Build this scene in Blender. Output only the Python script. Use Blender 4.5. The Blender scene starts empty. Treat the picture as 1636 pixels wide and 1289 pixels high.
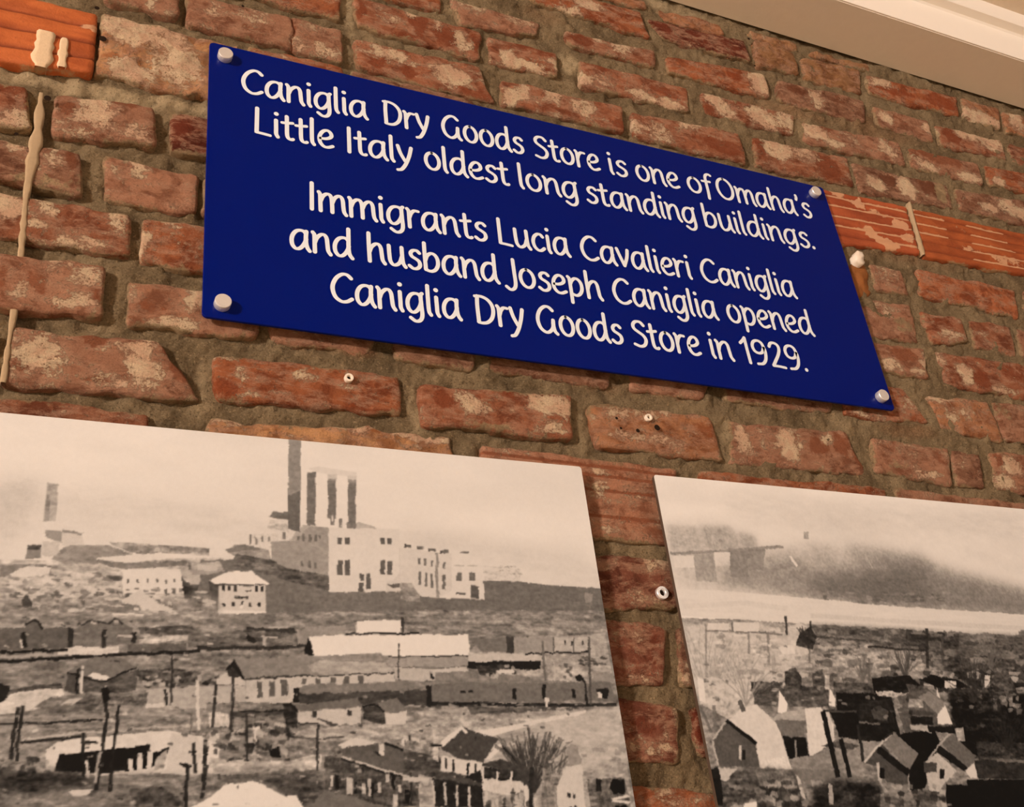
import bpy, bmesh, math, random
import numpy as np
from mathutils import Matrix, Vector

# ------------------------------------------------------------------ camera
W, H = 1636, 1289
F_PX = 1727.035
R_ = np.array([0.90637531, -0.40686694, -0.11376774])
U_ = np.array([-0.1062487, -0.4801602, 0.87072234])
FW = np.array([0.40889487, 0.77711356, 0.47843443])
CAM_Y = -1.0                       # the lens is one metre in front of the wall face (y = 0)

scene = bpy.context.scene
COL = scene.collection
cam_data = bpy.data.cameras.new('camera')
cam_data.sensor_fit = 'HORIZONTAL'
cam_data.sensor_width = 36.0
cam_data.lens = F_PX / W * 36.0
cam_data.clip_start = 0.02
cam = bpy.data.objects.new('camera', cam_data)
COL.objects.link(cam)
cam.matrix_world = Matrix(((R_[0], U_[0], -FW[0], 0.0),
                           (R_[1], U_[1], -FW[1], CAM_Y),
                           (R_[2], U_[2], -FW[2], 0.0),
                           (0, 0, 0, 1)))
scene.camera = cam

# ------------------------------------------------------------------ light
world = bpy.data.worlds.new('room_air')
scene.world = world
world.use_nodes = True
world.node_tree.nodes['Background'].inputs[0].default_value = (1.0, 0.83, 0.70, 1)
world.node_tree.nodes['Background'].inputs[1].default_value = 0.26


def area_light(name, loc, target, size, power, color):
    d = bpy.data.lights.new(name, 'AREA')
    d.shape = 'DISK'
    d.size = size
    d.energy = power
    d.color = color
    o = bpy.data.objects.new(name, d)
    COL.objects.link(o)
    o.location = loc
    o.rotation_euler = (Vector(target) - Vector(loc)).to_track_quat('-Z', 'Y').to_euler()
    return o


area_light('lamp_left', (-5.8, -4.1, 1.48), (0.6, 0, 0.6), 0.70, 800, (1.0, 0.84, 0.73))
area_light('fill_overhead', (1.5, -2.2, 1.50), (1.2, 0, 0.5), 0.9, 12, (1.0, 0.84, 0.73))  # soft fill added from above, no fixture seen there

vs = scene.view_settings
scene.display_settings.display_device = 'sRGB'
vs.view_transform = 'Standard'
vs.look = 'None'
vs.gamma = 1.0
vs.use_curve_mapping = False
vs.exposure = 0.09


# ------------------------------------------------------------------ helpers
def P(x, y, Y=0.0):
    """point of the plane y = Y seen at photograph pixel (x, y) -> (X, Z) in metres"""
    d = FW + (x - W / 2) / F_PX * R_ - (y - H / 2) / F_PX * U_
    t = (Y - CAM_Y) / d[1]
    return (t * d[0], t * d[2])


def hash2(ix, iz, seed):
    n = (ix.astype(np.int64) * 374761393 + iz.astype(np.int64) * 668265263 + seed * 1442695041) & 0xFFFFFFFF
    n = ((n ^ (n >> 13)) * 1274126177) & 0xFFFFFFFF
    n = n ^ (n >> 16)
    return (n & 0xFFFF) / 65535.0


def vnoise(x, z, s, seed=0):
    """value noise 0..1, feature size 1/s"""
    x = np.asarray(x, float) * s
    z = np.asarray(z, float) * s
    ix = np.floor(x)
    iz = np.floor(z)
    fx = x - ix
    fz = z - iz
    fx = fx * fx * (3 - 2 * fx)
    fz = fz * fz * (3 - 2 * fz)
    a = hash2(ix, iz, seed)
    b = hash2(ix + 1, iz, seed)
    c = hash2(ix, iz + 1, seed)
    d = hash2(ix + 1, iz + 1, seed)
    return (a * (1 - fx) + b * fx) * (1 - fz) + (c * (1 - fx) + d * fx) * fz


def fbm(x, z, s, oct=4, seed=0, gain=0.55):
    t = 0.0
    amp = 1.0
    tot = 0.0
    for k in range(oct):
        t = t + amp * vnoise(x, z, s * 2 ** k, seed + 17 * k)
        tot += amp
        amp *= gain
    return t / tot


def link(name, me, parent=None, mat=None):
    o = bpy.data.objects.new(name, me)
    COL.objects.link(o)
    if parent is not None:
        o.parent = parent
    if mat is not None:
        me.materials.append(mat)
    return o


def tag(o, label=None, cat=None, group=None, kind=None):
    if label:
        o['label'] = label
    if cat:
        o['category'] = cat
    if group:
        o['group'] = group
    if kind:
        o['kind'] = kind
    return o


def mesh_np(name, co, quads, smooth=True, tris=None):
    me = bpy.data.meshes.new(name)
    me.from_pydata([tuple(c) for c in co], [], [tuple(q) for q in quads])
    if smooth:
        me.polygons.foreach_set('use_smooth', [True] * len(me.polygons))
    me.update()
    return me


def grid_mesh(name, xs, ys, zs, attrs=None, flip=False):
    """xs, ys, zs: 2-D arrays (rows, cols) -> mesh with colour attributes"""
    r, c = xs.shape
    me = bpy.data.meshes.new(name)
    idx = np.arange(r * c).reshape(r, c)
    q = np.stack([idx[:-1, :-1], idx[:-1, 1:], idx[1:, 1:], idx[1:, :-1]], -1).reshape(-1, 4)
    if flip:
        q = q[:, ::-1]
    nq = len(q)
    me.vertices.add(r * c)
    me.vertices.foreach_set('co', np.stack([xs, ys, zs], -1).astype(np.float32).ravel())
    me.loops.add(nq * 4)
    me.loops.foreach_set('vertex_index', q.astype(np.int32).ravel())
    me.polygons.add(nq)
    me.polygons.foreach_set('loop_start', np.arange(0, nq * 4, 4, dtype=np.int32))
    me.polygons.foreach_set('use_smooth', np.ones(nq, bool))
    me.update(calc_edges=True)
    me.validate()
    for k, v in (attrs or {}).items():
        a = me.color_attributes.new(k, 'FLOAT_COLOR', 'POINT')
        a.data.foreach_set('color', v.astype(np.float32).ravel())
    return me


def smooth01(a, b, x):
    t = np.clip((x - a) / (b - a), 0, 1)
    return t * t * (3 - 2 * t)


# ------------------------------------------------------------------ materials
class NT:
    def __init__(s, name):
        s.m = bpy.data.materials.new(name)
        s.m.use_nodes = True
        s.t = s.m.node_tree
        s.b = s.t.nodes['Principled BSDF']

    def n(s, typ, **kw):
        nd = s.t.nodes.new(typ)
        for k, v in kw.items():
            if k.startswith('i_'):
                nd.inputs[int(k[2:])].default_value = v
            else:
                setattr(nd, k, v)
        return nd

    def l(s, a, b):
        s.t.links.new(a, b)

    def math(s, op, a, b=None, clamp=False):
        nd = s.n('ShaderNodeMath', operation=op, use_clamp=clamp)
        for i, v in enumerate((a, b)):
            if v is None:
                continue
            if isinstance(v, (int, float)):
                nd.inputs[i].default_value = v
            else:
                s.l(v, nd.inputs[i])
        return nd.outputs[0]

    def noise(s, vec, scale, detail=5, rough=0.6, dist=0.0):
        nd = s.n('ShaderNodeTexNoise')
        nd.inputs['Scale'].default_value = scale
        nd.inputs['Detail'].default_value = detail
        nd.inputs['Roughness'].default_value = rough
        nd.inputs['Distortion'].default_value = dist
        if vec is not None:
            s.l(vec, nd.inputs['Vector'])
        return nd.outputs['Fac']

    def step(s, v, a, b):
        nd = s.n('ShaderNodeMapRange', interpolation_type='SMOOTHSTEP')
        s.l(v, nd.inputs[0])
        for i, q in ((1, a), (2, b)):
            if isinstance(q, (int, float)):
                nd.inputs[i].default_value = q
            else:
                s.l(q, nd.inputs[i])
        return nd.outputs[0]

    def mix(s, fac, a, b, blend='MIX'):
        nd = s.n('ShaderNodeMix', data_type='RGBA', blend_type=blend)
        for i, v in ((0, fac), (6, a), (7, b)):
            if isinstance(v, (int, float)):
                nd.inputs[i].default_value = v
            elif isinstance(v, tuple):
                nd.inputs[i].default_value = (*v[:3], 1)
            else:
                s.l(v, nd.inputs[i])
        return nd.outputs[2]

    def bump(s, h, strength, dist, prev=None):
        nd = s.n('ShaderNodeBump')
        nd.inputs['Strength'].default_value = strength
        nd.inputs['Distance'].default_value = dist
        s.l(h, nd.inputs['Height'])
        if prev is not None:
            s.l(prev, nd.inputs['Normal'])
        return nd.outputs[0]

    def pos(s, sx=1, sy=1, sz=1):
        g = s.n('ShaderNodeNewGeometry')
        mp = s.n('ShaderNodeMapping')
        mp.inputs['Scale'].default_value = (sx, sy, sz)
        s.l(g.outputs['Position'], mp.inputs['Vector'])
        return mp.outputs[0]


def lin(r, g, b):
    f = lambda v: (v / 255 / 12.92) if v / 255 < 0.04045 else ((v / 255 + 0.055) / 1.055) ** 2.4
    return (f(r), f(g), f(b))


CREAM = lin(250, 224, 186)
PINK = lin(208, 160, 130)
MORT = lin(164, 141, 106)


def mat_brick():
    s = NT('brick_clay')
    p = s.pos()
    ps = s.pos(0.6, 1, 1.5)
    oi = s.n('ShaderNodeObjectInfo')
    at = s.n('ShaderNodeVertexColor', layer_name='pat')
    sep = s.n('ShaderNodeSeparateColor')
    s.l(at.outputs['Color'], sep.inputs[0])
    R, G, B = sep.outputs[0], sep.outputs[1], sep.outputs[2]
    n1 = s.noise(p, 30, 8, 0.65, 0.8)
    n2 = s.noise(p, 95, 8, 0.72, 0.4)
    n3 = s.noise(ps, 52, 9, 0.76, 0.4)
    n4 = s.noise(p, 330, 6, 0.75)
    n5 = s.noise(p, 700, 4, 0.7)
    base = oi.outputs['Color']
    dark = s.mix(1.0, base, (0.52, 0.42, 0.37), 'MULTIPLY')
    col = s.mix(s.step(n1, 0.38, 0.58), dark, base)
    # pale bloom in soft clouds
    haze = s.math('MULTIPLY', s.step(s.math('ADD', n3, s.math('MULTIPLY', R, 0.16)), 0.44, 0.62), 0.72)
    col = s.mix(haze, col, PINK)
    # burnt / raw red areas, darker groove and crack lines
    dm = s.math('ADD', s.math('MULTIPLY', G, 0.55), s.math('MULTIPLY', n2, 0.9))
    dk = s.step(dm, 0.60, 0.78)
    col = s.mix(s.math('MULTIPLY', dk, 0.85), col, s.mix(1.0, base, (0.66, 0.46, 0.36), 'MULTIPLY'))
    # limewash that stayed on the face
    mixn = s.math('ADD', s.math('MULTIPLY', n3, 0.5), s.math('MULTIPLY', n2, 0.5))
    mixn = s.math('ADD', mixn, s.math('MULTIPLY', s.math('SUBTRACT', n4, 0.5), 0.55))
    mixn = s.math('MULTIPLY', s.math('SUBTRACT', mixn, 0.17), 1.5)
    th = s.math('SUBTRACT', s.math('SUBTRACT', 0.635, s.math('MULTIPLY', R, 0.28)), s.math('MULTIPLY', G, -0.05))
    cm = s.step(mixn, s.math('SUBTRACT', th, 0.03), s.math('ADD', th, 0.05))
    creamv = s.mix(s.step(n1, 0.40, 0.60), lin(240, 198, 164), CREAM)
    creamv = s.mix(s.math('MULTIPLY', s.step(n4, 0.50, 0.66), 0.45), creamv, lin(150, 108, 74))
    col = s.mix(s.math('MULTIPLY', cm, 0.85), col, creamv)
    # mortar smeared over the arrises
    mm = s.math('ADD', B, s.math('MULTIPLY', s.math('SUBTRACT', n2, 0.5), 1.7))
    ms = s.step(mm, 0.34, 0.62)
    col = s.mix(s.math('MULTIPLY', ms, 0.85), col, s.mix(s.step(n3, .4, .6), MORT, lin(196, 168, 128)))
    # pits and grime
    col = s.mix(s.math('MULTIPLY', s.step(n4, 0.60, 0.72), 0.65), col, lin(78, 46, 30))
    grain = s.math('ADD', 0.70, s.math('MULTIPLY', n5, 0.60))
    col = s.mix(1.0, col, grain, 'MULTIPLY')
    s.l(col, s.b.inputs['Base Color'])
    s.b.inputs['Roughness'].default_value = 0.9
    s.b.inputs['Specular IOR Level'].default_value = 0.2
    b1 = s.bump(n2, 1.0, 0.0075)
    b2 = s.bump(cm, 1.0, 0.0016, b1)
    b3 = s.bump(n4, 1.0, 0.0032, b2)
    s.l(b3, s.b.inputs['Normal'])
    return s.m


def mat_tile():
    s = NT('glazed_clay')
    p = s.pos()
    ps = s.pos(0.5, 1, 1.6)
    oi = s.n('ShaderNodeObjectInfo')
    at = s.n('ShaderNodeVertexColor', layer_name='pat')
    sep = s.n('ShaderNodeSeparateColor')
    s.l(at.outputs['Color'], sep.inputs[0])
    n1 = s.noise(ps, 26, 7, 0.6, 0.4)
    n2 = s.noise(p, 70, 7, 0.7, 0.2)
    n4 = s.noise(p, 300, 4, 0.6)
    base = oi.outputs['Color']
    dark = s.mix(1.0, base, (0.68, 0.58, 0.50), 'MULTIPLY')
    col = s.mix(s.step(n1, 0.34, 0.66), dark, base)
    col = s.mix(s.math('MULTIPLY', sep.outputs[1], 0.8), col, s.mix(1.0, base, (0.35, 0.24, 0.2), 'MULTIPLY'))
    mixn = s.math('ADD', s.math('MULTIPLY', n1, 0.3), s.math('MULTIPLY', n2, 0.7))
    th = s.math('SUBTRACT', 0.74, s.math('MULTIPLY', sep.outputs[0], 0.36))
    cm = s.step(mixn, s.math('SUBTRACT', th, 0.02), s.math('ADD', th, 0.04))
    col = s.mix(s.math('MULTIPLY', cm, 0.8), col, s.mix(n1, PINK, lin(214, 168, 122)))
    mm = s.math('ADD', sep.outputs[2], s.math('MULTIPLY', s.math('SUBTRACT', n2, 0.5), 1.4))
    col = s.mix(s.math('MULTIPLY', s.step(mm, 0.5, 0.75), 0.85), col, MORT)
    col = s.mix(s.math('MULTIPLY', s.step(n4, 0.62, 0.75), 0.45), col, lin(90, 48, 26))
    s.l(col, s.b.inputs['Base Color'])
    s.b.inputs['Roughness'].default_value = 0.62
    s.b.inputs['Specular IOR Level'].default_value = 0.35
    b1 = s.bump(n2, 0.5, 0.003)
    b2 = s.bump(cm, 0.6, 0.001, b1)
    s.l(s.bump(n4, 0.4, 0.001, b2), s.b.inputs['Normal'])
    return s.m


def mat_mortar():
    s = NT('sandy_mortar')
    p = s.pos()
    n1 = s.noise(p, 12, 6, 0.6, 0.5)
    n2 = s.noise(p, 90, 8, 0.75)
    n3 = s.noise(p, 420, 4, 0.7)
    at = s.n('ShaderNodeVertexColor', layer_name='pat')
    sep = s.n('ShaderNodeSeparateColor')
    s.l(at.outputs['Color'], sep.inputs[0])
    col = s.mix(s.step(n1, 0.34, 0.66), lin(126, 107, 79), lin(168, 146, 112))
    col = s.mix(s.math('MULTIPLY', s.step(n2, 0.54, 0.72), 0.5), col, lin(202, 172, 130))
    col = s.mix(s.math('MULTIPLY', sep.outputs[0], 0.85), col, lin(218, 194, 154))
    col = s.mix(s.math('MULTIPLY', sep.outputs[1], 0.8), col, lin(180, 114, 74))
    col = s.mix(s.math('MULTIPLY', s.step(n2, 0.46, 0.32), 0.5), col, lin(84, 68, 44))
    col = s.mix(s.math('MULTIPLY', s.step(n3, 0.55, 0.68), 0.75), col, lin(80, 62, 40))
    col = s.mix(s.math('MULTIPLY', s.step(n3, 0.44, 0.32), 0.6), col, lin(206, 178, 140))
    s.l(col, s.b.inputs['Base Color'])
    s.b.inputs['Roughness'].default_value = 0.95
    s.b.inputs['Specular IOR Level'].default_value = 0.2
    b1 = s.bump(n2, 1.0, 0.009)
    s.l(s.bump(n3, 1.0, 0.0035, b1), s.b.inputs['Normal'])
    return s.m


def mat_flat(name, c, rough=0.5, metal=0.0, spec=0.5, nscale=0, nstr=0.0, bumpd=0.0):
    s = NT(name)
    s.b.inputs['Roughness'].default_value = rough
    s.b.inputs['Metallic'].default_value = metal
    s.b.inputs['Specular IOR Level'].default_value = spec
    if nscale:
        n = s.noise(s.pos(), nscale, 6, 0.6)
        col = s.mix(s.math('MULTIPLY', n, nstr), c, tuple(v * 0.55 for v in c))
        s.l(col, s.b.inputs['Base Color'])
        if bumpd:
            s.l(s.bump(n, 0.6, bumpd), s.b.inputs['Normal'])
    else:
        s.b.inputs['Base Color'].default_value = (*c, 1)
    return s.m


def mat_print():
    s = NT('photographic_print')
    at = s.n('ShaderNodeVertexColor', layer_name='tone')
    n = s.noise(s.pos(), 900, 3, 0.6)
    col = s.mix(0.10, at.outputs['Color'], n, 'OVERLAY')
    s.l(col, s.b.inputs['Base Color'])
    s.b.inputs['Roughness'].default_value = 0.5
    s.b.inputs['Specular IOR Level'].default_value = 0.25
    return s.m


M_BRICK = mat_brick()
M_TILE = mat_tile()
M_MORTAR = mat_mortar()
M_PRINT = mat_print()
M_BLUE = mat_flat('blue_acrylic', lin(0, 20, 108), 0.16, 0, 0.08)
M_WHITE = mat_flat('white_vinyl', lin(228, 236, 244), 0.5)
M_METAL = mat_flat('brushed_metal', (0.90, 0.89, 0.88), 0.38, 0.62, nscale=600, nstr=0.3)
M_SOFFIT = mat_flat('taupe_plaster', lin(248, 240, 226), 0.85, 0, 0.2, 60, 0.12, 0.0008)
M_TRIM = mat_flat('cream_paint', lin(252, 244, 232), 0.6, 0, 0.3, 30, 0.05, 0.0003)
M_CEIL = mat_flat('ceiling_plaster', lin(240, 224, 202), 0.9, 0, 0.2, 90, 0.25, 0.004)
M_DARK = mat_flat('block_and_hole_shade', lin(40, 28, 20), 0.95, 0, 0.1, 40, 0.3)  # dark mounting blocks; on the discs it is the shade inside holes
M_PLASTIC = mat_flat('white_plastic', lin(236, 222, 204), 0.45, 0, 0.4, 200, 0.15)
M_WOOD = mat_flat('old_wood', lin(150, 92, 44), 0.75, 0, 0.3, 120, 0.7, 0.002)
M_DRIP = mat_flat('pale_plaster', lin(180, 156, 124), 0.9, 0, 0.2, 160, 0.6, 0.001)
M_PAINT = mat_flat('old_paint', lin(228, 200, 164), 0.8, 0, 0.2, 220, 0.5, 0.001)
M_EDGE = mat_flat('panel_edge', lin(78, 62, 50), 0.6)
M_FLOOR = mat_flat('floor_boards', lin(222, 204, 178), 0.6, 0, 0.3, 8, 0.3)

# ------------------------------------------------------------------ the setting: wall, soffit, trim, ceiling, floor
def blob_field(X, Z, blobs):
    """blobs: (px, py, radius_x_px, radius_y_px, channel, amount) painted on the wall plane"""
    out = np.zeros(X.shape + (3,))
    X, Z = (X + (fbm(X, Z, 70, 3, 501) - .5) * .022, Z + (fbm(X, Z, 70, 3, 502) - .5) * .016)
    for (bx, bz, rx, rz, ch, am) in blobs:
        d = ((X - bx) / rx) ** 2 + ((Z - bz) / rz) ** 2
        w = np.exp(-0.6 * d * d) * am
        out[..., ch] = np.maximum(out[..., ch], w) if am > 0 else out[..., ch] + w
    return out


def to_wall_blobs(raw):
    o = []
    for (x, y, rx, ry, ch, am) in raw:
        bx, bz = P(x, y)
        ex, _ = P(x + rx, y)
        _, ez = P(x, y + ry)
        o.append((bx, bz, abs(ex - bx) + 1e-4, abs(ez - bz) + 1e-4, ch, am))
    return o


# 0 = limewash, 1 = darker / redder, 2 = mortar smear.  (x, y, rx, ry, channel, amount)
BLOBS_RAW = [
    # upper left
    (30, 195, 30, 14, 0, .9), (10, 140, 28, 14, 1, .5), (42, 165, 6, 26, 1, .8),
    (150, 180, 34, 24, 0, 1.0), (215, 215, 22, 12, 0, .8), (112, 178, 16, 8, 1, .9), (205, 168, 22, 7, 1, .8), (120, 210, 22, 10, 0, .7),
    (220, 60, 60, 26, 0, 1.1), (210, 118, 34, 16, 0, 1.3), (285, 110, 40, 26, 0, 1.1), (270, 70, 40, 22, 0, 1.0), (180, 95, 20, 7, 1, .7),
    (240, 5, 10, 14, 0, .9), (20, 232, 24, 10, 0, .9), (115, 262, 12, 16, 1, .8), (85, 250, 16, 20, 0, .5), (225, 270, 18, 16, 0, 1.0),
    (200, 268, 16, 14, 2, .2), (60, 290, 60, 8, 2, .7),
    (20, 330, 26, 22, 0, 1.2), (75, 335, 22, 12, 0, .9), (60, 360, 16, 12, 0, .9), (120, 355, 40, 14, 1, .5), (185, 355, 16, 26, 0, .8), (130, 392, 40, 8, 0, .7),
    (280, 360, 22, 10, 0, .7), (228, 395, 8, 18, 0, 1.0), (290, 395, 24, 10, 0, .4),
    (100, 430, 30, 10, 0, .7), (135, 445, 24, 14, 0, 1.0), (60, 460, 20, 18, 1, .7), (8, 450, 8, 20, 1, .7), (120, 490, 34, 9, 0, 1.2), (30, 470, 12, 14, 0, .7), (158, 482, 6, 18, 1, .8),
    (240, 492, 14, 12, 1, .6), (312, 480, 14, 20, 0, 1.1), (275, 520, 40, 7, 0, 1.0), (215, 480, 12, 20, 0, .5),
    (60, 570, 44, 34, 0, 1.0), (65, 560, 14, 8, 1, .9), (35, 590, 20, 6, 1, .9), (72, 592, 10, 6, 1, .9), (150, 545, 28, 8, 1, .9), (225, 580, 26, 40, 0, 1.15), (285, 600, 18, 18, 1, 1.0), (205, 615, 60, 12, 0, .7), (150, 610, 26, 8, 1, .6),
    (260, 560, 8, 14, 1, .6),
    # above the plaque
    (345, 20, 14, 12, 0, .8), (400, 30, 26, 14, 0, .6), (380, 45, 30, 8, 1, .4), (500, 45, 20, 8, 0, .5), (520, 85, 26, 10, 0, .7), (475, 80, 12, 14, 0, .5),
    (620, 90, 30, 12, 0, 1.0), (650, 75, 24, 8, 0, .9), (600, 105, 12, 8, 1, .9), (650, 118, 14, 8, 1, .9), (720, 125, 26, 16, 0, 1.3), (775, 125, 14, 14, 0, .6), (745, 150, 20, 8, 1, .6), (770, 155, 16, 8, 1, .6),
    (573, 22, 8, 14, 1, .9), (620, 30, 22, 12, 0, .3), (668, 40, 12, 22, 1, 1.0), (660, 25, 8, 10, 0, 1.0), (700, 45, 8, 10, 0, .9), (710, 60, 18, 14, 1, 1.0), (735, 70, 14, 14, 0, 1.0), (760, 75, 8, 16, 1, .8), (640, 60, 20, 8, 1, .7),
    (810, 95, 10, 12, 0, 1.2), (840, 108, 26, 6, 0, 1.3), (884, 106, 8, 8, 0, 1.3), (830, 70, 20, 12, 1, .6), (870, 85, 14, 10, 1, .6),
    (750, 15, 26, 8, 0, .6), (830, 35, 24, 10, 0, .5), (935, 10, 22, 8, 0, 1.2), (905, 20, 18, 7, 0, 1.0), (960, 35, 30, 10, 1, .5),
    (950, 62, 10, 6, 0, 1.0), (990, 80, 18, 6, 0, .8), (930, 70, 16, 8, 1, .8),
    (932, 130, 10, 8, 0, 1.3), (1020, 155, 22, 6, 0, 1.2), (1070, 170, 22, 7, 0, 1.3), (960, 132, 24, 10, 0, .4), (950, 105, 20, 8, 1, .7), (1060, 150, 26, 8, 1, .6),
    (815, 160, 12, 14, 0, 1.3), (830, 150, 10, 12, 0, 1.0), (880, 155, 12, 16, 0, .9), (930, 175, 20, 12, 0, .9), (860, 135, 30, 8, 1, .7), (985, 200, 16, 6, 1, .7),
    (1050, 215, 22, 12, 0, .8), (1020, 205, 14, 10, 0, .8), (1100, 200, 20, 10, 0, .6), (1150, 235, 40, 10, 1, .8), (1120, 225, 20, 8, 1, .5),
    (1240, 240, 20, 16, 0, 1.3), (1225, 225, 12, 10, 0, 1.0), (1280, 250, 26, 12, 0, .7), (1320, 270, 20, 16, 1, .9), (1300, 285, 10, 6, 0, .6), (1212, 235, 7, 16, 1, 1.0),
    (1135, 160, 10, 12, 0, 1.3), (1155, 178, 14, 8, 0, 1.1), (1215, 190, 24, 14, 0, 1.2), (1250, 195, 16, 14, 0, 1.0), (1130, 180, 12, 8, 1, 1.0), (1180, 170, 16, 10, 1, .5),
    (1298, 212, 16, 14, 0, 1.3), (1330, 232, 16, 6, 0, 1.1), (1320, 205, 16, 8, 1, .7), (1360, 225, 16, 10, 0, .6), (1415, 240, 12, 12, 0, .9),
    (1212, 135, 16, 18, 0, 1.3), (1100, 100, 30, 6, 1, .3), (1170, 125, 16, 8, 1, .6),
    (1300, 160, 10, 14, 0, 1.0), (1270, 145, 16, 12, 1, .6), (1340, 165, 16, 10, 1, .5), (1410, 190, 10, 8, 0, 1.2), (1435, 195, 14, 10, 1, .5),
    (1540, 215, 14, 10, 0, 1.2), (1575, 225, 20, 14, 0, 1.2), (1515, 220, 10, 12, 1, .9), (1484, 210, 10, 8, 0, 1.1),
    (1560, 190, 24, 12, 0, 1.2), (1585, 200, 12, 10, 0, 1.1), (1620, 195, 10, 14, 0, 1.2), (1405, 135, 20, 7, 0, .9), (1500, 165, 24, 10, 1, .8), (1430, 150, 30, 6, 1, .7),
    (1480, 268, 16, 6, 0, 1.1), (1500, 255, 30, 8, 1, 1.0), (1545, 285, 16, 6, 0, 1.0), (1465, 262, 10, 8, 0, .8), (1590, 292, 8, 8, 0, 1.2), (1455, 245, 7, 10, 1, .9),
    (1395, 295, 16, 10, 0, 1.2), (1446, 300, 12, 16, 0, 1.2), (1415, 290, 14, 8, 1, 1.0), (1478, 300, 14, 12, 1, .8), (1500, 310, 7, 14, 2, .8),
    (1575, 335, 12, 8, 0, 1.0), (1610, 335, 16, 10, 0, 1.2), (1630, 345, 12, 8, 0, 1.2), (1545, 325, 20, 8, 1, .5),
    (1330, 312, 14, 6, 0, 1.0), (1366, 330, 12, 6, 0, 1.3), (1434, 362, 12, 7, 0, 1.5), (1385, 374, 8, 10, 0, 1.5), (1412, 392, 16, 8, 0, 1.5), (1445, 385, 10, 7, 0, 1.2), (1400, 345, 30, 4, 0, .8), (1450, 335, 20, 5, 0, .8), (1550, 405, 30, 5, 0, .7), (1600, 420, 30, 8, 0, .8), (1530, 370, 14, 5, 0, .7),
    (1380, 350, 30, 8, 1, .5), (1600, 380, 40, 5, 1, .5), (30, 20, 30, 5, 1, .4), (120, 95, 20, 8, 1, .6), (140, 50, 20, 8, 0, .8), (20, 70, 30, 6, 0, .4),
    # right of the plaque
    (1415, 440, 16, 16, 0, .5), (1520, 455, 34, 12, 1, .35), (1500, 440, 30, 4, 0, .3), (1410, 495, 16, 10, 0, .6), (1440, 520, 16, 14, 2, .55), (1460, 500, 12, 10, 2, .5),
    (1505, 520, 14, 8, 1, .5), (1515, 538, 22, 5, 0, .8), (1570, 540, 12, 10, 0, .4), (1560, 545, 12, 6, 1, .5),
    (1420, 585, 12, 8, 0, 1.0), (1475, 580, 6, 12, 0, 1.1), (1440, 570, 20, 8, 1, 1.0), (1460, 596, 14, 6, 0, .9), (1500, 575, 8, 14, 0, .8), (1540, 600, 10, 14, 0, 1.0), (1565, 608, 14, 12, 1, 1.0), (1615, 600, 20, 12, 1, .6), (1600, 625, 20, 5, 0, .9),
    (1500, 640, 16, 8, 0, 1.0), (1515, 665, 14, 12, 0, .6), (1540, 660, 20, 14, 0, .3), (1600, 660, 10, 14, 2, .5), (1440, 640, 12, 14, 0, .4), (1370, 660, 12, 5, 0, .8),
    # below the plaque
    (365, 575, 30, 5, 0, .8), (360, 620, 18, 16, 1, .8), (380, 600, 8, 16, 0, .6), (440, 630, 20, 14, 0, .3), (480, 605, 16, 14, 0, .7), (400, 635, 14, 5, 0, .9), (560, 605, 40, 20, 0, .25), (590, 655, 50, 5, 1, .7), (633, 605, 8, 8, 1, .9),
    (700, 640, 16, 16, 1, .9), (745, 650, 14, 16, 0, 1.3), (770, 655, 12, 8, 0, .9), (730, 640, 10, 10, 0, .9), (806, 636, 14, 10, 1, .8), (870, 650, 26, 18, 0, 1.4), (850, 640, 10, 12, 0, 1.2), (900, 660, 10, 16, 0, 1.2), (910, 670, 6, 20, 1, 1.0), (880, 690, 24, 7, 0, .8), (780, 685, 40, 8, 2, .6), (860, 632, 24, 4, 1, .9),
    (985, 660, 26, 16, 0, .6), (1030, 665, 20, 14, 0, .8), (1000, 700, 26, 8, 0, .8), (1070, 655, 24, 6, 0, .7), (980, 645, 26, 4, 1, .9), (1125, 690, 20, 14, 1, .5), (1050, 705, 20, 8, 0, .7), (1150, 680, 6, 12, 0, .7),
    (1182, 700, 10, 20, 0, 1.2), (1258, 712, 14, 24, 0, 1.3), (1230, 700, 20, 18, 0, .3), (1305, 715, 14, 14, 1, .9), (1340, 710, 12, 16, 1, .8), (1318, 700, 10, 10, 0, .9), (1372, 735, 8, 14, 1, .8), (1365, 715, 6, 6, 0, .8),
    (1440, 715, 30, 16, 0, .3), (1480, 760, 18, 6, 0, 1.0), (1500, 740, 12, 14, 1, .5), (1505, 730, 8, 6, 0, .8), (1430, 745, 20, 8, 2, .5), (1612, 745, 14, 12, 0, 1.2), (1600, 770, 16, 12, 0, .8), (1590, 735, 6, 14, 1, .8),
    (370, 673, 40, 4, 0, 1.2), (560, 682, 40, 6, 0, 1.2), (680, 702, 40, 6, 0, 1.4), (600, 690, 30, 3, 1, .9), (440, 676, 30, 4, 0, .7), (820, 718, 40, 8, 0, .5),
    # between the prints
    (960, 760, 14, 6, 0, .8), (950, 785, 14, 12, 0, .8), (1000, 800, 40, 10, 0, .5), (1035, 780, 22, 20, 1, .3), (970, 850, 20, 8, 0, .5), (1040, 745, 30, 5, 1, .5), (1020, 835, 30, 6, 1, .5), (1055, 830, 12, 20, 0, .4),
    (1030, 900, 8, 20, 0, .6), (1058, 900, 10, 8, 0, 1.0), (1010, 900, 24, 18, 1, .3), (1020, 955, 20, 14, 0, .3),
    (1060, 1000, 14, 40, 2, .5), (1040, 1020, 12, 10, 1, .7), (1035, 1055, 6, 6, 1, .8), (1020, 1080, 30, 10, 0, .4), (1000, 1015, 20, 5, 0, .3),
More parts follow.
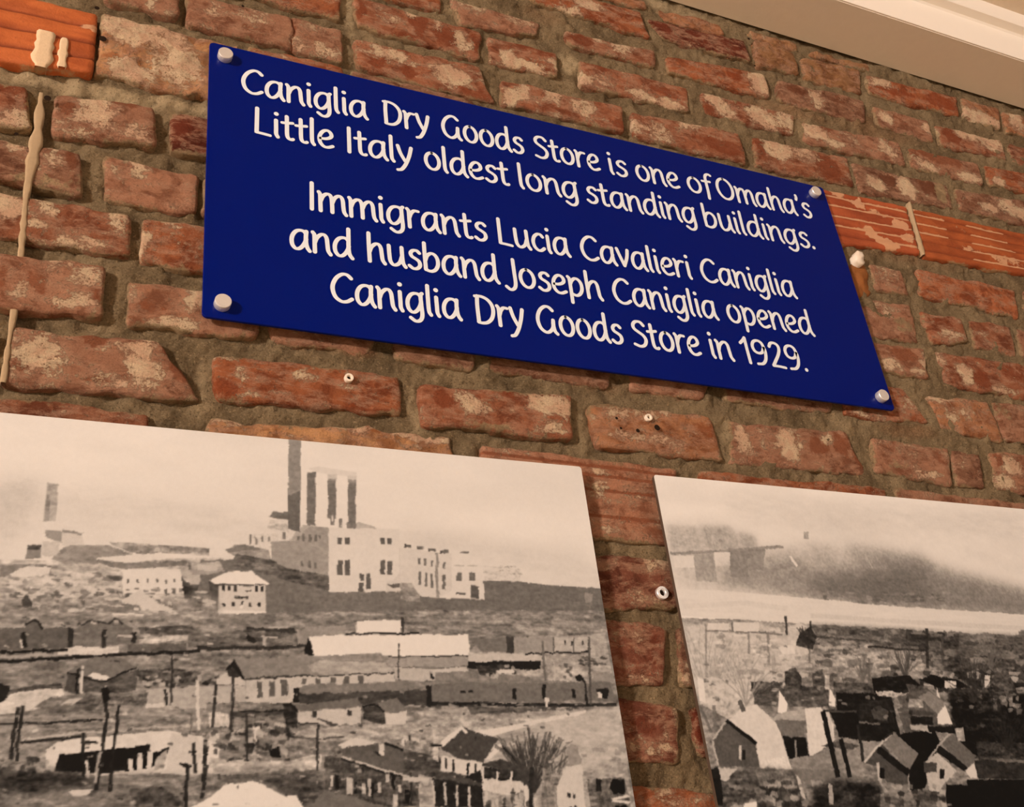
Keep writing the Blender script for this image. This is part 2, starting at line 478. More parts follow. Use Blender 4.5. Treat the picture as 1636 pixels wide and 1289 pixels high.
    (1075, 1145, 8, 12, 0, .7), (1025, 1160, 18, 14, 1, .8), (1050, 1200, 30, 12, 0, .7), (1010, 1192, 10, 8, 0, .6), (1065, 1165, 8, 14, 0, .4),
    (1060, 1275, 20, 12, 0, .6), (1110, 1280, 16, 8, 0, .5), (1085, 1080, 3, 40, 0, 1.2), (1118, 1170, 8, 16, 1, .9),
]
BLOBS = to_wall_blobs(BLOBS_RAW)
# pale fresh pointing on the bed joint under the left tile, reddish brick dust showing through thin joints
MORTAR_BLOBS = to_wall_blobs([
    (20, 112, 60, 14, 0, 1.3), (110, 132, 60, 12, 0, 1.3), (190, 150, 60, 10, 0, 1.2), (270, 160, 40, 8, 0, 1.0), (325, 172, 20, 10, 0, .8),
    (300, 195, 30, 10, 0, .3), (910, 100, 14, 14, 0, 1.2), (555, 20, 8, 30, 0, .9), (785, 70, 8, 16, 0, .8), (600, 108, 20, 6, 0, .7), (820, 640, 60, 20, 0, .1),
    (1060, 620, 30, 10, 1, .8), (505, 548, 30, 8, 1, .5), (570, 560, 30, 6, 1, .5), (1100, 25, 40, 8, 0, .7), (1060, 10, 20, 8, 0, 1.1), (735, 20, 10, 20, 0, .6),
    (1250, 175, 60, 8, 1, .3), (1450, 410, 60, 12, 1, .2), (1460, 395, 12, 12, 0, .8), (1400, 205, 50, 20, 1, .25), (660, 650, 6, 34, 0, .6), (1165, 700, 8, 30, 0, .6), (330, 600, 10, 30, 0, .6),
    (870, 25, 30, 12, 1, .15), (960, 610, 60, 12, 1, .2), (1450, 690, 40, 10, 1, .3), (1340, 650, 30, 8, 1, .3),
])


def build_mortar():
    x = np.concatenate([np.arange(-0.90, -0.16, .015), np.arange(-0.16, 1.94, 0.0052), np.arange(1.95, 2.76, .015)])
    z = np.concatenate([np.arange(-0.20, 0.05, .015), np.arange(0.055, 1.52, 0.0052)])
    X, Z = np.meshgrid(x, z)
    rough = fbm(X, Z, 60, 4, 3) - 0.5
    wave = fbm(X, Z, 9, 3, 8) - 0.5
    ridge = np.abs(fbm(X, Z, 110, 3, 12) - .5)
    Y = 0.0012 - rough * 0.014 - wave * 0.007 + ridge * 0.007
    # deeper raking at the near lower left, fuller joints on the right
    Y = Y + 0.003 * smooth01(0.6, -0.1, X)
    Y = Y - 0.002 * smooth01(0.8, 1.4, X)
    Y = np.maximum(Y, -0.0052 - 0.0022 * smooth01(.55, .75, vnoise(X, Z, 22, 31)))
    pat = np.zeros(X.shape + (4,))
    pat[..., :3] = blob_field(X, Z, MORTAR_BLOBS)
    pat[..., 3] = 1
    for i in (0, 1):
        pat[..., i] = np.clip(pat[..., i] * (0.55 + 0.9 * fbm(X, Z, 45, 3, 5)), 0, 1)
    me = grid_mesh('wall_back', X, Y, Z, {'pat': pat})
    return tag(link('wall_back', me, None, M_MORTAR), kind='structure')


WALL = build_mortar()


def box_obj(name, x0, x1, y0, y1, z0, z1, mat, parent=None, bevel=0.0):
    bm = bmesh.new()
    bmesh.ops.create_cube(bm, size=1)
    for v in bm.verts:
        v.co = Vector(((x0 + x1) / 2 + v.co.x * (x1 - x0), (y0 + y1) / 2 + v.co.y * (y1 - y0), (z0 + z1) / 2 + v.co.z * (z1 - z0)))
    if bevel:
        bmesh.ops.bevel(bm, geom=bm.edges[:], offset=bevel, segments=2, affect='EDGES')
    me = bpy.data.meshes.new(name)
    bm.to_mesh(me)
    bm.free()
    return link(name, me, parent, mat)


# plain masonry around the modelled stretch of wall, so the room is closed behind and beside it
WZ0, WZ1 = -1.55, 2.3
for nm, a in (('wall_back_left', (-7.0, -0.90, 0.006, 0.12, WZ0, WZ1)), ('wall_back_right', (2.75, 7.0, 0.006, 0.12, WZ0, WZ1)),
              ('wall_back_lower', (-0.90, 2.75, 0.006, 0.12, WZ0, -0.20)), ('wall_back_upper', (-0.90, 2.75, 0.03, 0.12, 1.0, WZ1))):
    tag(box_obj(nm, *a, M_MORTAR), kind='structure')
tag(box_obj('floor', -7.0, 7.0, -7.0, 0.012, WZ0 - 0.05, WZ0, M_FLOOR), kind='structure')

# boxed soffit along the top of the wall, with a stepped cornice on its room side
SZ = 1.4535


def extrude_profile(name, prof, x0, x1, mat, smooth=False):
    """prof: closed list of (y, z)"""
    bm = bmesh.new()
    A = [bm.verts.new((x0, y, z)) for y, z in prof]
    B = [bm.verts.new((x1, y, z)) for y, z in prof]
    n = len(prof)
    for i in range(n):
        bm.faces.new((A[i], A[(i + 1) % n], B[(i + 1) % n], B[i]))
    bm.faces.new(A[::-1])
    bm.faces.new(B)
    bmesh.ops.recalc_face_normals(bm, faces=bm.faces)
    me = bpy.data.meshes.new(name)
    bm.to_mesh(me)
    bm.free()
    return link(name, me, None, mat)


tag(extrude_profile('ceiling_soffit', [(-0.0045, SZ), (-0.1005, SZ), (-0.1005, 1.62), (-0.0045, 1.62)], -7.0, 7.0, M_SOFFIT), kind='structure')
tag(extrude_profile('trim_1', [(-0.1005, SZ + 0.001), (-0.1035, SZ + 0.001), (-0.1045, SZ + 0.003), (-0.1045, 1.5233), (-0.108, 1.5265),
                               (-0.1232, 1.5285), (-0.1245, 1.531), (-0.1245, 1.5665), (-0.1005, 1.5665)], -7.0, 7.0, M_TRIM), kind='structure')
tag(box_obj('ceiling', -7.0, 7.0, -7.0, -0.1005, 1.5665, 1.60, M_CEIL), kind='structure')


# ------------------------------------------------------------------ bricks
def brick_mesh(q, seed, proud=0.005, rnd=0.005, jit=0.0030, bulge=0.0014, grooves=None, step=0.0062, tilt=(0, 0), crack=None):
    """q: four photograph pixels TL, TR, BR, BL of the face"""
    rs = random.Random(seed)
    c = [np.array(P(*p, -proud)) for p in q]
    wx = (np.linalg.norm(c[1] - c[0]) + np.linalg.norm(c[2] - c[3])) / 2
    hz = (np.linalg.norm(c[3] - c[0]) + np.linalg.norm(c[2] - c[1])) / 2
    e = 0.0028

    def params(L):
        n = max(3, int(L / step))
        inner = np.linspace(3 * e / L, 1 - 3 * e / L, n)
        return np.concatenate([[0, e / L], inner, [1 - e / L, 1]])
    us, vs_ = params(wx), params(hz)
    if grooves:
        extra = []
        for g in grooves:
            extra += [g - .022, g, g + .022]
        vs_ = np.unique(np.concatenate([vs_, extra]))
    if crack:
        us = np.unique(np.concatenate([us, [crack - .012, crack, crack + .012]]))
    U, V = np.meshgrid(us, vs_)           # V = 0 top ... 1 bottom
    # rounded corners: pull the rim in near the corners
    du = np.minimum(U, 1 - U) * wx
    dv = np.minimum(V, 1 - V) * hz
    A = c[0][None, None] * ((1 - U) * (1 - V))[..., None] + c[1][None, None] * (U * (1 - V))[..., None] \
        + c[2][None, None] * (U * V)[..., None] + c[3][None, None] * ((1 - U) * V)[..., None]
    ctr = sum(c) / 4
    r = rnd
    ax = np.clip(1 - du / r, 0, 1)
    av = np.clip(1 - dv / r, 0, 1)
    pull = ax * av * r * 0.42
    rim = np.exp(-np.minimum(du, dv) / 0.008)
    jx = (fbm(A[..., 0], A[..., 1], 38, 3, seed) - .5) * 2 * jit * 1.6
    jz = (fbm(A[..., 0], A[..., 1], 38, 3, seed + 91) - .5) * 2 * jit * 1.6
    sx = np.where(U < .5, 1, -1)
    sz = np.where(V < .5, -1, 1)
    X = A[..., 0] + pull * sx + jx * rim
    Z = A[..., 1] + pull * sz + jz * rim
    edge = np.minimum(du, dv)
    rounding = 0.0030 * np.clip(1 - edge / 0.0045, 0, 1) ** 2
    relief = (fbm(X, Z, 55, 3, seed + 7) - .5) * bulge * 2 + (fbm(X, Z, 16, 2, seed + 3) - .5) * bulge * 2.4
    Y = -proud + rounding - relief + tilt[0] * (U - .5) + tilt[1] * (V - .5)
    cream = np.zeros_like(U)
    dark = np.zeros_like(U)
    if grooves:
        for g in grooves:
            gg = np.exp(-((V - g) / .02) ** 2)
            Y += gg * 0.0022
            dark = np.maximum(dark, gg * (.6 if len(grooves) > 4 else 1.2))
            cream = np.maximum(cream, gg * (1.5 if len(grooves) > 4 else 0) * (vnoise(X, Z, 14, seed) > .25))
    if crack:
        cw = crack + (vnoise(X * 0, Z, 60, seed) - .5) * .03
        gg = np.exp(-((U - cw) / .008) ** 2)
        Y += gg * .004
        dark = np.maximum(dark, gg)
    pat = np.zeros(U.shape + (4,))
    pat[..., :3] = blob_field(X, Z, BLOBS)
    em = np.exp(-edge / 0.0060) * (0.10 + 0.75 * vnoise(X, Z, 30, seed + 5))
    pat[..., 2] = np.maximum(pat[..., 2], em)
    pat[..., 0] = np.maximum(pat[..., 0], cream) + np.exp(-edge / 0.005) * 0.35 * vnoise(X, Z, 20, seed + 9)
    pat[..., 1] = np.maximum(pat[..., 1], dark)
    pat[..., 3] = 1
    # skirt going back into the wall on all four sides
    def wrap(G, back, grow=0.0):
        Gp = np.pad(G, 1, mode='edge')
        return Gp
    Xp, Yp, Zp = wrap(X, 0), wrap(Y, 0), wrap(Z, 0)
    Yp[0, :] = Yp[-1, :] = 0.022
    Yp[:, 0] = Yp[:, -1] = 0.022
    patp = np.pad(pat, ((1, 1), (1, 1), (0, 0)), mode='edge')
    me = grid_mesh('brick', Xp, Yp, Zp, {'pat': patp}, flip=True)
    return me


RED = lin(178, 112, 80)
ORG = lin(192, 114, 74)
DRK = lin(134, 64, 42)
PNK = lin(190, 136, 106)
BRN = lin(158, 112, 86)
SND = lin(222, 166, 116)
TAN = lin(204, 142, 100)
TILE_O = lin(190, 102, 52)
TILE_R = lin(176, 88, 50)

# face corners TL, TR, BR, BL as photograph pixels ; colour ; options
BR = [
    # course above the glazed tile on the left, running along the top of the plaque
    ([(150, -30), (293, -30), (284, 28), (172, 0)], PNK, {}),
    ([(301, -12), (547, 46), (550, 100), (299, 37)], PNK, dict(crack=.665)),
    ([(566, 60), (768, 105), (791, 165), (572, 107)], RED, {}),
    ([(798, 124), (997, 171), (999, 210), (800, 165)], RED, {}),
    ([(1009, 178), (1180, 211), (1196, 262), (1014, 218)], RED, {}),
    ([(1201, 216), (1355, 251), (1366, 298), (1210, 265)], RED, {}),
    ([(1362, 259), (1514, 295), (1524, 333), (1374, 307)], BRN, {}),
    ([(1525, 299), (1680, 330), (1690, 372), (1534, 335)], BRN, {}),
    # next course up
    ([(395, -40), (543, -22), (545, 33), (395, -6)], ORG, {}),
    ([(565, -8), (768, 50), (769, 96), (571, 40)], RED, {}),
    ([(779, 56), (891, 85), (893, 123), (782, 98)], RED, {}),
    ([(925, 94), (1098, 139), (1101, 178), (926, 136)], RED, {}),
    ([(1120, 146), (1269, 183), (1270, 217), (1126, 180)], RED, {}),
    ([(1282, 193), (1437, 226), (1450, 266), (1287, 227)], PNK, {}),
    ([(1449, 234), (1564, 262), (1572, 296), (1458, 267)], PNK, {}),
    ([(1572, 264), (1680, 284), (1690, 318), (1580, 295)], ORG, {}),
    # third course from the top
    ([(560, -50), (705, -16), (706, 19), (600, -8)], ORG, {}),
    ([(716, -6), (866, 37), (860, 58), (736, 40)], PNK, {}),
    ([(903, 47), (1050, 81), (1048, 108), (912, 71)], RED, {}),
    ([(1064, 88), (1222, 117), (1233, 158), (1068, 115)], ORG, {}),
    ([(1242, 126), (1380, 159), (1386, 195), (1246, 163)], BRN, {}),
    ([(1394, 168), (1484, 192), (1494, 227), (1404, 201)], PNK, {}),
    ([(1493, 199), (1600, 224), (1610, 256), (1505, 233)], RED, {}),
    ([(1608, 228), (1690, 248), (1690, 282), (1618, 259)], RED, {}),
    # second course from the top
    ([(830, -34), (1024, 18), (1040, 61), (850, 2)], ORG, {}),
    ([(1034, 28), (1192, 66), (1199, 99), (1060, 62)], DRK, {}),
    ([(1203, 62), (1270, 80), (1280, 120), (1210, 103)], lin(188, 138, 94), dict(bulge=.005)),
    ([(1280, 90), (1376, 112), (1380, 150), (1287, 126)], lin(188, 138, 94), dict(bulge=.005)),
    ([(1384, 118), (1528, 154), (1534, 187), (1388, 150)], ORG, {}),
    ([(1536, 156), (1597, 172), (1601, 206), (1541, 189)], TAN, {}),
    ([(1602, 176), (1690, 198), (1690, 234), (1606, 209)], TAN, {}),
    # broken top course right under the soffit
    ([(1050, 14), (1150, 40), (1160, 58), (1060, 32)], TAN, dict(bulge=.004)),
    ([(1196, 48), (1276, 68), (1280, 82), (1204, 62)], lin(188, 138, 94), dict(bulge=.005)),
    ([(1290, 78), (1392, 100), (1396, 112), (1296, 88)], lin(188, 138, 94), dict(bulge=.005)),
    ([(900, -30), (1030, 2), (1034, 16), (930, -14)], TAN, {}),
    # behind the top edge of the plaque
    ([(161, 20), (384, 70), (376, 166), (150, 116)], SND, dict(bulge=.0055, jit=.005)),
    ([(398, 72), (548, 106), (556, 160), (398, 128)], ORG, {}),
    ([(562, 112), (760, 158), (770, 200), (566, 160)], BRN, {}),
    # left of the plaque
    ([(-24, 124), (44, 138), (50, 208), (-24, 198)], RED, {}),
    ([(92, 148), (247, 170), (248, 233), (78, 213)], PNK, {}),
    ([(272, 178), (470, 205), (466, 268), (271, 240)], DRK, {}),
    ([(-24, 218), (134, 242), (131, 309), (-24, 283)], BRN, {}),
    ([(169, 247), (316, 280), (314, 341), (167, 316)], PNK, {}),
    ([(324, 282), (480, 305), (478, 368), (322, 342)], BRN, {}),
    ([(-14, 302), (208, 341), (209, 408), (-14, 374)], RED, {}),
    ([(226, 347), (445, 378), (440, 450), (220, 416)], ORG, {}),
    ([(-14, 402), (171, 423), (165, 507), (-14, 489)], PNK, dict(proud=.009)),
    ([(202, 446), (420, 470), (412, 538), (199, 518)], PNK, {}),
    ([(432, 480), (612, 502), (588, 567), (430, 544)], PNK, dict(proud=.002)),
    ([(626, 506), (768, 528), (757, 591), (632, 574)], BRN, dict(proud=.003)),
    ([(780, 530), (985, 560), (975, 618), (772, 592)], BRN, dict(proud=.001)),
    ([(1000, 572), (1140, 598), (1126, 638), (1008, 622)], PNK, dict(proud=.003)),
    ([(1155, 590), (1335, 612), (1330, 662), (1160, 642)], BRN, dict(proud=.001)),
    ([(14, 521), (256, 545), (322, 641), (4, 612)], PNK, {}),
    ([(340, 567), (637, 599), (643, 662), (341, 637)], ORG, {}),
    ([(669, 614), (916, 630), (918, 700), (674, 679)], RED, dict(proud=.008)),
    ([(939, 644), (1133, 662), (1160, 738), (955, 712)], TAN, {}),
    ([(1168, 673), (1352, 690), (1388, 758), (1166, 742)], PNK, dict(proud=.003)),
    ([(1391, 697), (1516, 716), (1524, 777), (1400, 753)], PNK, {}),
    ([(1522, 719), (1566, 724), (1576, 779), (1528, 776)], BRN, {}),
    ([(1578, 719), (1690, 730), (1696, 797), (1597, 783)], PNK, {}),
    # right of the plaque, under the ribbed tiles
    ([(1388, 419), (1440, 431), (1454, 474), (1400, 465)], PNK, {}),
    ([(1464, 428), (1624, 462), (1629, 508), (1472, 472)], ORG, {}),
    ([(1634, 462), (1700, 474), (1706, 522), (1640, 508)], BRN, {}),
    ([(1366, 472), (1452, 488), (1470, 548), (1384, 538)], PNK, dict(proud=.003, bulge=.004)),
    ([(1471, 496), (1536, 507), (1549, 546), (1492, 552)], RED, {}),
    ([(1548, 510), (1614, 521), (1626, 568), (1558, 555)], RED, {}),
    ([(1624, 524), (1700, 536), (1706, 584), (1634, 570)], PNK, {}),
    ([(1393, 545), (1478, 556), (1486, 607), (1412, 593)], PNK, {}),
    ([(1492, 561), (1700, 590), (1706, 648), (1517, 617)], RED, {}),
    ([(1345, 604), (1442, 619), (1488, 677), (1352, 664)], ORG, {}),
    ([(1480, 631), (1580, 640), (1606, 708), (1504, 684)], TAN, {}),
    ([(1584, 640), (1700, 655), (1706, 714), (1610, 706)], PNK, {}),
    # course half hidden by the prints
    ([(-24, 630), (241, 660), (240, 735), (-24, 705)], RED, {}),
    ([(770, 709), (1084, 748), (1100, 873), (790, 846)], lin(206, 146, 114), dict(proud=.0065, rnd=.003, bulge=.0008, jit=.0018, grooves=(.10, .22, .40, .72))),
    ([(330, 667), (722, 696), (724, 756), (334, 742)], SND, dict(bulge=.004, jit=.004)),
    ([(1118, 751), (1417, 779), (1420, 850), (1124, 830)], ORG, {}),
    ([(1430, 779), (1700, 808), (1700, 870), (1436, 850)], PNK, {}),
    # between and behind the prints, shade there worked into the darker colours
    ([(880, 880), (1076, 893), (1086, 968), (890, 974)], lin(154, 94, 72), {}),
    ([(1098, 896), (1240, 906), (1250, 980), (1106, 968)], lin(150, 104, 80), {}),
    ([(880, 982), (1066, 999), (1061, 1096), (890, 1084)], lin(154, 94, 72), {}),
    ([(1082, 1003), (1190, 1014), (1200, 1106), (1091, 1098)], lin(150, 104, 80), {}),
    ([(910, 1110), (1084, 1127), (1090, 1221), (920, 1208)], lin(154, 94, 72), {}),
    ([(1107, 1130), (1240, 1142), (1250, 1222), (1113, 1204)], DRK, {}),
    ([(930, 1246), (1225, 1276), (1232, 1360), (940, 1340)], ORG, {}),
]
for k, (q, c, o) in enumerate(BR):
    b = link('brick' if k == 0 else 'brick.%03d' % k, brick_mesh(q, 100 + k * 13, **o), WALL, M_BRICK)
    rs = random.Random(k * 7 + 1)
    v = rs.uniform(.9, 1.1)
    b.color = (c[0] * v, c[1] * v, c[2] * v, 1)

TILES = [
    ([(-26, -24), (158, 21), (148, 115), (-28, 93)], TILE_O, (.26, .52, .78), dict(proud=.008)),
    ([(1288, 295), (1449, 329), (1472, 407), (1320, 384)], TILE_R, (.13, .3, .5, .68, .85), dict(proud=.008)),
    ([(1455, 331), (1690, 384), (1696, 450), (1478, 409)], lin(172, 90, 46), (.13, .32, .5, .68, .86), dict(proud=.008)),
]
for k, (q, c, g, o) in enumerate(TILES):
    b = link('clay_tile' if k == 0 else 'clay_tile.%03d' % k, brick_mesh(q, 900 + k * 13, rnd=.004, bulge=.001, jit=.0015, grooves=g, **o), WALL, M_TILE)
    b.color = (*c, 1)


# the same courses carried on past the edges of the frame, in running bond
def px_of(X, Z):
    d = np.array((X, -CAM_Y, Z))
    return W / 2 + F_PX * (d @ R_) / (d @ FW), H / 2 - F_PX * (d @ U_) / (d @ FW)


have = []
for q, c, o in BR:
    pts = [P(*p) for p in q]
    have.append((min(a[0] for a in pts), max(a[0] for a in pts), min(a[1] for a in pts), max(a[1] for a in pts)))
for q, c, g, o in TILES:
    pts = [P(*p) for p in q]
    have.append((min(a[0] for a in pts), max(a[0] for a in pts), min(a[1] for a in pts), max(a[1] for a in pts)))
rows = [(-.12, .060), (-.03, .060), (.06, .060), (.145, .060), (.235, .062), (.325, .062), (.41, .062), (.50, .078), (.603, .060), (.69, .058), (.772, .058), (.853, .058), (.93, .056),
        (1.048, .094), (1.147, .052), (1.224, .052), (1.302, .050), (1.378, .050), (1.432, .026)]
rs = random.Random(77)
count = len(BR)
for k, (zc, hh) in enumerate(rows):
    def seg(x0, L):
        global count
        x1, z0, z1 = x0 + L, zc - hh / 2, zc + hh / 2
        cs = [px_of(a, b) for a in (x0, x1) for b in (z0, z1)]
        if any(-6 < cx_ < W + 6 and -6 < cy_ < H + 6 for cx_, cy_ in cs):
            return
        if any(x0 < h1 + .008 and x1 > h0 - .008 and z0 < h3 - .006 and z1 > h2 + .006 for h0, h1, h2, h3 in have):
            return
        if -.36 < x0 and x1 < 1.68 and z1 < .50 and not (.58 < x1 and x0 < .75):
            return
        q = [px_of(a, b) for a, b in ((x0, z1), (x1, z1), (x1, z0), (x0, z0))]
        c = rs.choice((RED, RED, PNK, BRN, ORG))
        b = link('brick.%03d' % count, brick_mesh(q, 3000 + count, step=.016), WALL, M_BRICK)
        b.color = (*c, 1)
        count += 1
    row = [h for h in have if h[2] < zc < h[3]]
    if row and zc > .45:
        x = max(h[1] for h in row) + .012
        while x < 2.50:
            L = rs.uniform(.195, .222)
            seg(x, L)
            x += L + rs.uniform(.010, .016)
        x = min(h[0] for h in row) - .012
        while x > -.66:
            L = rs.uniform(.195, .222)
            seg(x - L, L)
            x -= L + rs.uniform(.010, .016)
    else:
        x = -.86 + (.11 if k % 2 else 0)
        while x < 2.5:
            L = rs.uniform(.195, .222)
            seg(x, L)
            x += L + rs.uniform(.010, .016)


# ------------------------------------------------------------------ prints
def panel_object(name, X0, X1, Z0, Z1, yf, th, canvas, cx0, cx1, cz0, cz1, label, round_l=True):
    """a rigid panel; its front is a grid that carries the printed tones"""
    root = bpy.data.objects.new(name, None)
    COL.objects.link(root)
    root.location = ((X0 + X1) / 2, 0, Z0)
    tag(root, label, 'photo print', 'photograph panels under the blue plaque')
    inv = Matrix.Translation(-Vector(root.location))
    # backing slab with rounded corners
    bm = bmesh.new()
    r = .004
    pts = []
    for (ccx, ccz, a0) in ((X1 - r, Z1 - r, 0), (X0 + r, Z1 - r, 90), (X0 + r, Z0 + r, 180), (X1 - r, Z0 + r, 270)):
        for k in range(5):
            a = math.radians(a0 + k * 22.5)
            pts.append((ccx + r * math.cos(a), ccz + r * math.sin(a)))
    f = [bm.verts.new((x, yf + 0.0004, z)) for x, z in pts]
    g = [bm.verts.new((x, yf + th, z)) for x, z in pts]
    bm.faces.new(f)
    bm.faces.new(g[::-1])
    for i in range(len(pts)):
        j = (i + 1) % len(pts)
        bm.faces.new((f[j], f[i], g[i], g[j]))
    bmesh.ops.recalc_face_normals(bm, faces=bm.faces)
    me = bpy.data.meshes.new('backing')
    bm.to_mesh(me)
    bm.free()
    me.transform(inv)
    link('backing', me, root, M_EDGE)
    # print grid: fine where the canvas is, coarse beyond it
    n_x, n_z = canvas.shape[1], canvas.shape[0]
    xs = np.linspace(cx0, cx1, n_x)
    zs = np.linspace(cz0, cz1, n_z)
    ex = xs.copy()
    if X0 < cx0 - .002:
        ex = np.concatenate([np.arange(X0, cx0 - .002, .004), ex])
    if X1 > cx1 + .002:
        ex = np.concatenate([ex, np.arange(cx1 + .004, X1 - .001, .004), [X1]])
    ez = zs.copy()
    if Z0 < cz0 - .002:
        ez = np.concatenate([np.arange(Z0, cz0 - .002, .004), ez])
    X, Z = np.meshgrid(ex, ez)
    def fold(v, n):
        v = np.abs(v) % (2 * (n - 1))
        return np.where(v > n - 1, 2 * (n - 1) - v, v)
    ii = fold(np.round((X - cx0) / (cx1 - cx0) * (n_x - 1)).astype(int), n_x)
    jj = fold(np.round((Z - cz0) / (cz1 - cz0) * (n_z - 1)).astype(int), n_z)
    T = canvas[jj, ii]
    # grid follows the rounded corners
    for (sx, ex_) in ((-1, X0), (1, X1)):
        dx = np.clip(r - np.abs(X - ex_), 0, r)
        dz = np.clip(r - np.abs(Z - Z1), 0, r)
        m = (dx > 0) & (dz > 0)
        L = np.sqrt(dx ** 2 + dz ** 2)
        k = np.where(m & (L > r), r / np.maximum(L, 1e-9), 1)
        X = np.where(m, ex_ - sx * (r - dx * k), X)
        Z = np.where(m, Z1 - (r - dz * k), Z)
    t = np.clip(T, 0, 255) / 255
    l = np.where(t < .04045, t / 12.92, ((t + .055) / 1.055) ** 2.4) * PRINT_GAIN
    col = np.stack([l, l * .985, l * .955, np.ones_like(l)], -1)
    me = grid_mesh('photograph', X, np.full_like(X, yf), Z, {'tone': col})
    me.transform(inv)
    link('photograph', me, root, M_PRINT)
    for (bx, bz) in ((X0 + .25 * (X1 - X0), Z1 - .08), (X0 + .75 * (X1 - X0), Z1 - .08), (X0 + .5 * (X1 - X0), Z0 + .08)):
        o = box_obj('mounting_block', bx - .03, bx + .03, yf + th, .004, bz - .02, bz + .02, M_DARK, None, .002)
        o.data.transform(inv)
        o.parent = root
    return root


PRINT_GAIN = 0.80
CROPS = dict(a=(0, 640, 4.03), b=(320, 680, 4.03), c=(640, 720, 4.03), d=(0, 940, 3.694), e=(320, 960, 3.917),
             f=(660, 960, 3.917), g=(1040, 750, 2.745), h=(1080, 980, 2.942))


class Canvas:
    def __init__(s, x0, x1, z0, z1, res, yf, base, seed):
        s.x0, s.z0, s.res, s.yf = x0, z0, res, yf
        s.nx = int((x1 - x0) / res) + 1
        s.nz = int((z1 - z0) / res) + 1
        s.x1 = x0 + (s.nx - 1) * res
        s.z1 = z0 + (s.nz - 1) * res
        s.X, s.Z = np.meshgrid(x0 + np.arange(s.nx) * res, z0 + np.arange(s.nz) * res)
        s.T = np.full(s.X.shape, float(base))
        s.N = np.full(s.X.shape, 0.2)
        s.rs = random.Random(seed)
        s.seed = seed

    def ij(s, crop, pts):
        cx, cy, sc = CROPS[crop]
        o = []
        for x, y in pts:
            X, Z = P(cx + x / sc, cy + y / sc, s.yf)
            o.append(((X - s.x0) / s.res, (Z - s.z0) / s.res))
        return np.array(o)

    def mask(s, q, soft=0):
        x0, z0 = np.floor(q.min(0)).astype(int) - 1 - 2 * soft
        x1, z1 = np.ceil(q.max(0)).astype(int) + 2 + 2 * soft
        x0, z0 = max(x0, 0), max(z0, 0)
        x1, z1 = min(x1, s.nx), min(z1, s.nz)
        if x1 <= x0 or z1 <= z0:
            return None
        acc = 0
        for (ox, oz) in ((-.25, -.25), (.25, .25), (-.25, .25), (.25, -.25)):
            gx, gz = np.meshgrid(np.arange(x0, x1) + ox, np.arange(z0, z1) + oz)
            ins = np.zeros(gx.shape, bool)
            n = len(q)
            for i in range(n):
                xa, za = q[i]
                xb, zb = q[(i + 1) % n]
                if za == zb:
                    continue
                c = ((za > gz) != (zb > gz)) & (gx < (xb - xa) * (gz - za) / (zb - za) + xa)
                ins ^= c
            acc = acc + ins
        acc = acc / 4
        for _ in range(3 if soft else 0):
            for ax in (0, 1):
                pad = [(0, 0), (0, 0)]
                pad[ax] = (soft + 1, soft)
                c = np.cumsum(np.pad(acc, pad, mode='edge'), axis=ax)
                n = acc.shape[ax]
                k = 2 * soft + 1
                acc = (np.take(c, np.arange(k, k + n), ax) - np.take(c, np.arange(0, n), ax)) / k
        return (slice(z0, z1), slice(x0, x1)), acc

    def poly(s, crop, pts, tone, noise=0, sc=(300, 300), alpha=1.0, tone2=None, soft=0):
        """tone2: tone at the bottom of the polygon"""
        m = s.mask(s.ij(crop, pts), soft)
        if m is None:
            return
        sl, a = m
        t = tone
        if tone2 is not None:
            zz = s.Z[sl]
            k = (zz.max() - zz) / max(zz.max() - zz.min(), 1e-6)
            t = tone + (tone2 - tone) * k
        if noise:
            nz = fbm(s.X[sl] * sc[0] / 100, s.Z[sl] * sc[1] / 100, 100, 3, int(tone) + s.seed) - .5
            t = t + nz * 2 * noise
        s.T[sl] = s.T[sl] * (1 - a * alpha) + t * a * alpha
        rough = .12 if soft >= 8 else (1.0 if noise >= 13 else (.45 if noise >= 9 else .15))
        s.N[sl] = s.N[sl] * (1 - a * alpha) + rough * a * alpha

    def line(s, crop, pts, w, tone, alpha=1.0):
        """w in crop pixels"""
        for (xa, ya), (xb, yb) in zip(pts[:-1], pts[1:]):
            L = math.hypot(xb - xa, yb - ya) or 1
            nx, ny = -(yb - ya) / L * w / 2, (xb - xa) / L * w / 2
            s.poly(crop, [(xa + nx, ya + ny), (xb + nx, yb + ny), (xb - nx, yb - ny), (xa - nx, ya - ny)], tone, alpha=alpha)

    def rects(s, crop, lst, tone, noise=0):
        for (x, y, w, h) in lst:
            s.poly(crop, [(x, y), (x + w, y + w * .03), (x + w, y + h + w * .03), (x, y + h)], tone, noise)

    def clutter(s, crop, box, n, tones, wmm=(10, 60), hmm=(6, 18), slope=0.03, alpha=.7):
        x0, y0, x1, y1 = box
        for _ in range(n):
            x = s.rs.uniform(x0, x1)
            y = s.rs.uniform(y0, y1)
            w = s.rs.uniform(*wmm)
            h = s.rs.uniform(*hmm)
            k = s.rs.uniform(.2, .8)
            s.poly(crop, [(x, y), (x + w * k, y - h * s.rs.uniform(0, .5)), (x + w, y + w * slope), (x + w * s.rs.uniform(.7, 1), y + h), (x + w * .1, y + h * s.rs.uniform(.5, 1))],
                   s.rs.choice(tones), 0, alpha=alpha)

    def trees(s, crop, x, y, h, n, tone, spread=.5, w=4):
        """bare branches fanning up from a point"""
        for _ in range(n):
            a = s.rs.uniform(-spread, spread)
            L = h * s.rs.uniform(.6, 1)
            px, py = x, y
            pts = [(px, py)]
            for k in range(4):
                a += s.rs.uniform(-.25, .25)
                px += math.sin(a) * L / 4
                py -= math.cos(a) * L / 4
                pts.append((px, py))
            s.line(crop, pts, s.rs.uniform(.5, 1) * w, tone, .6)

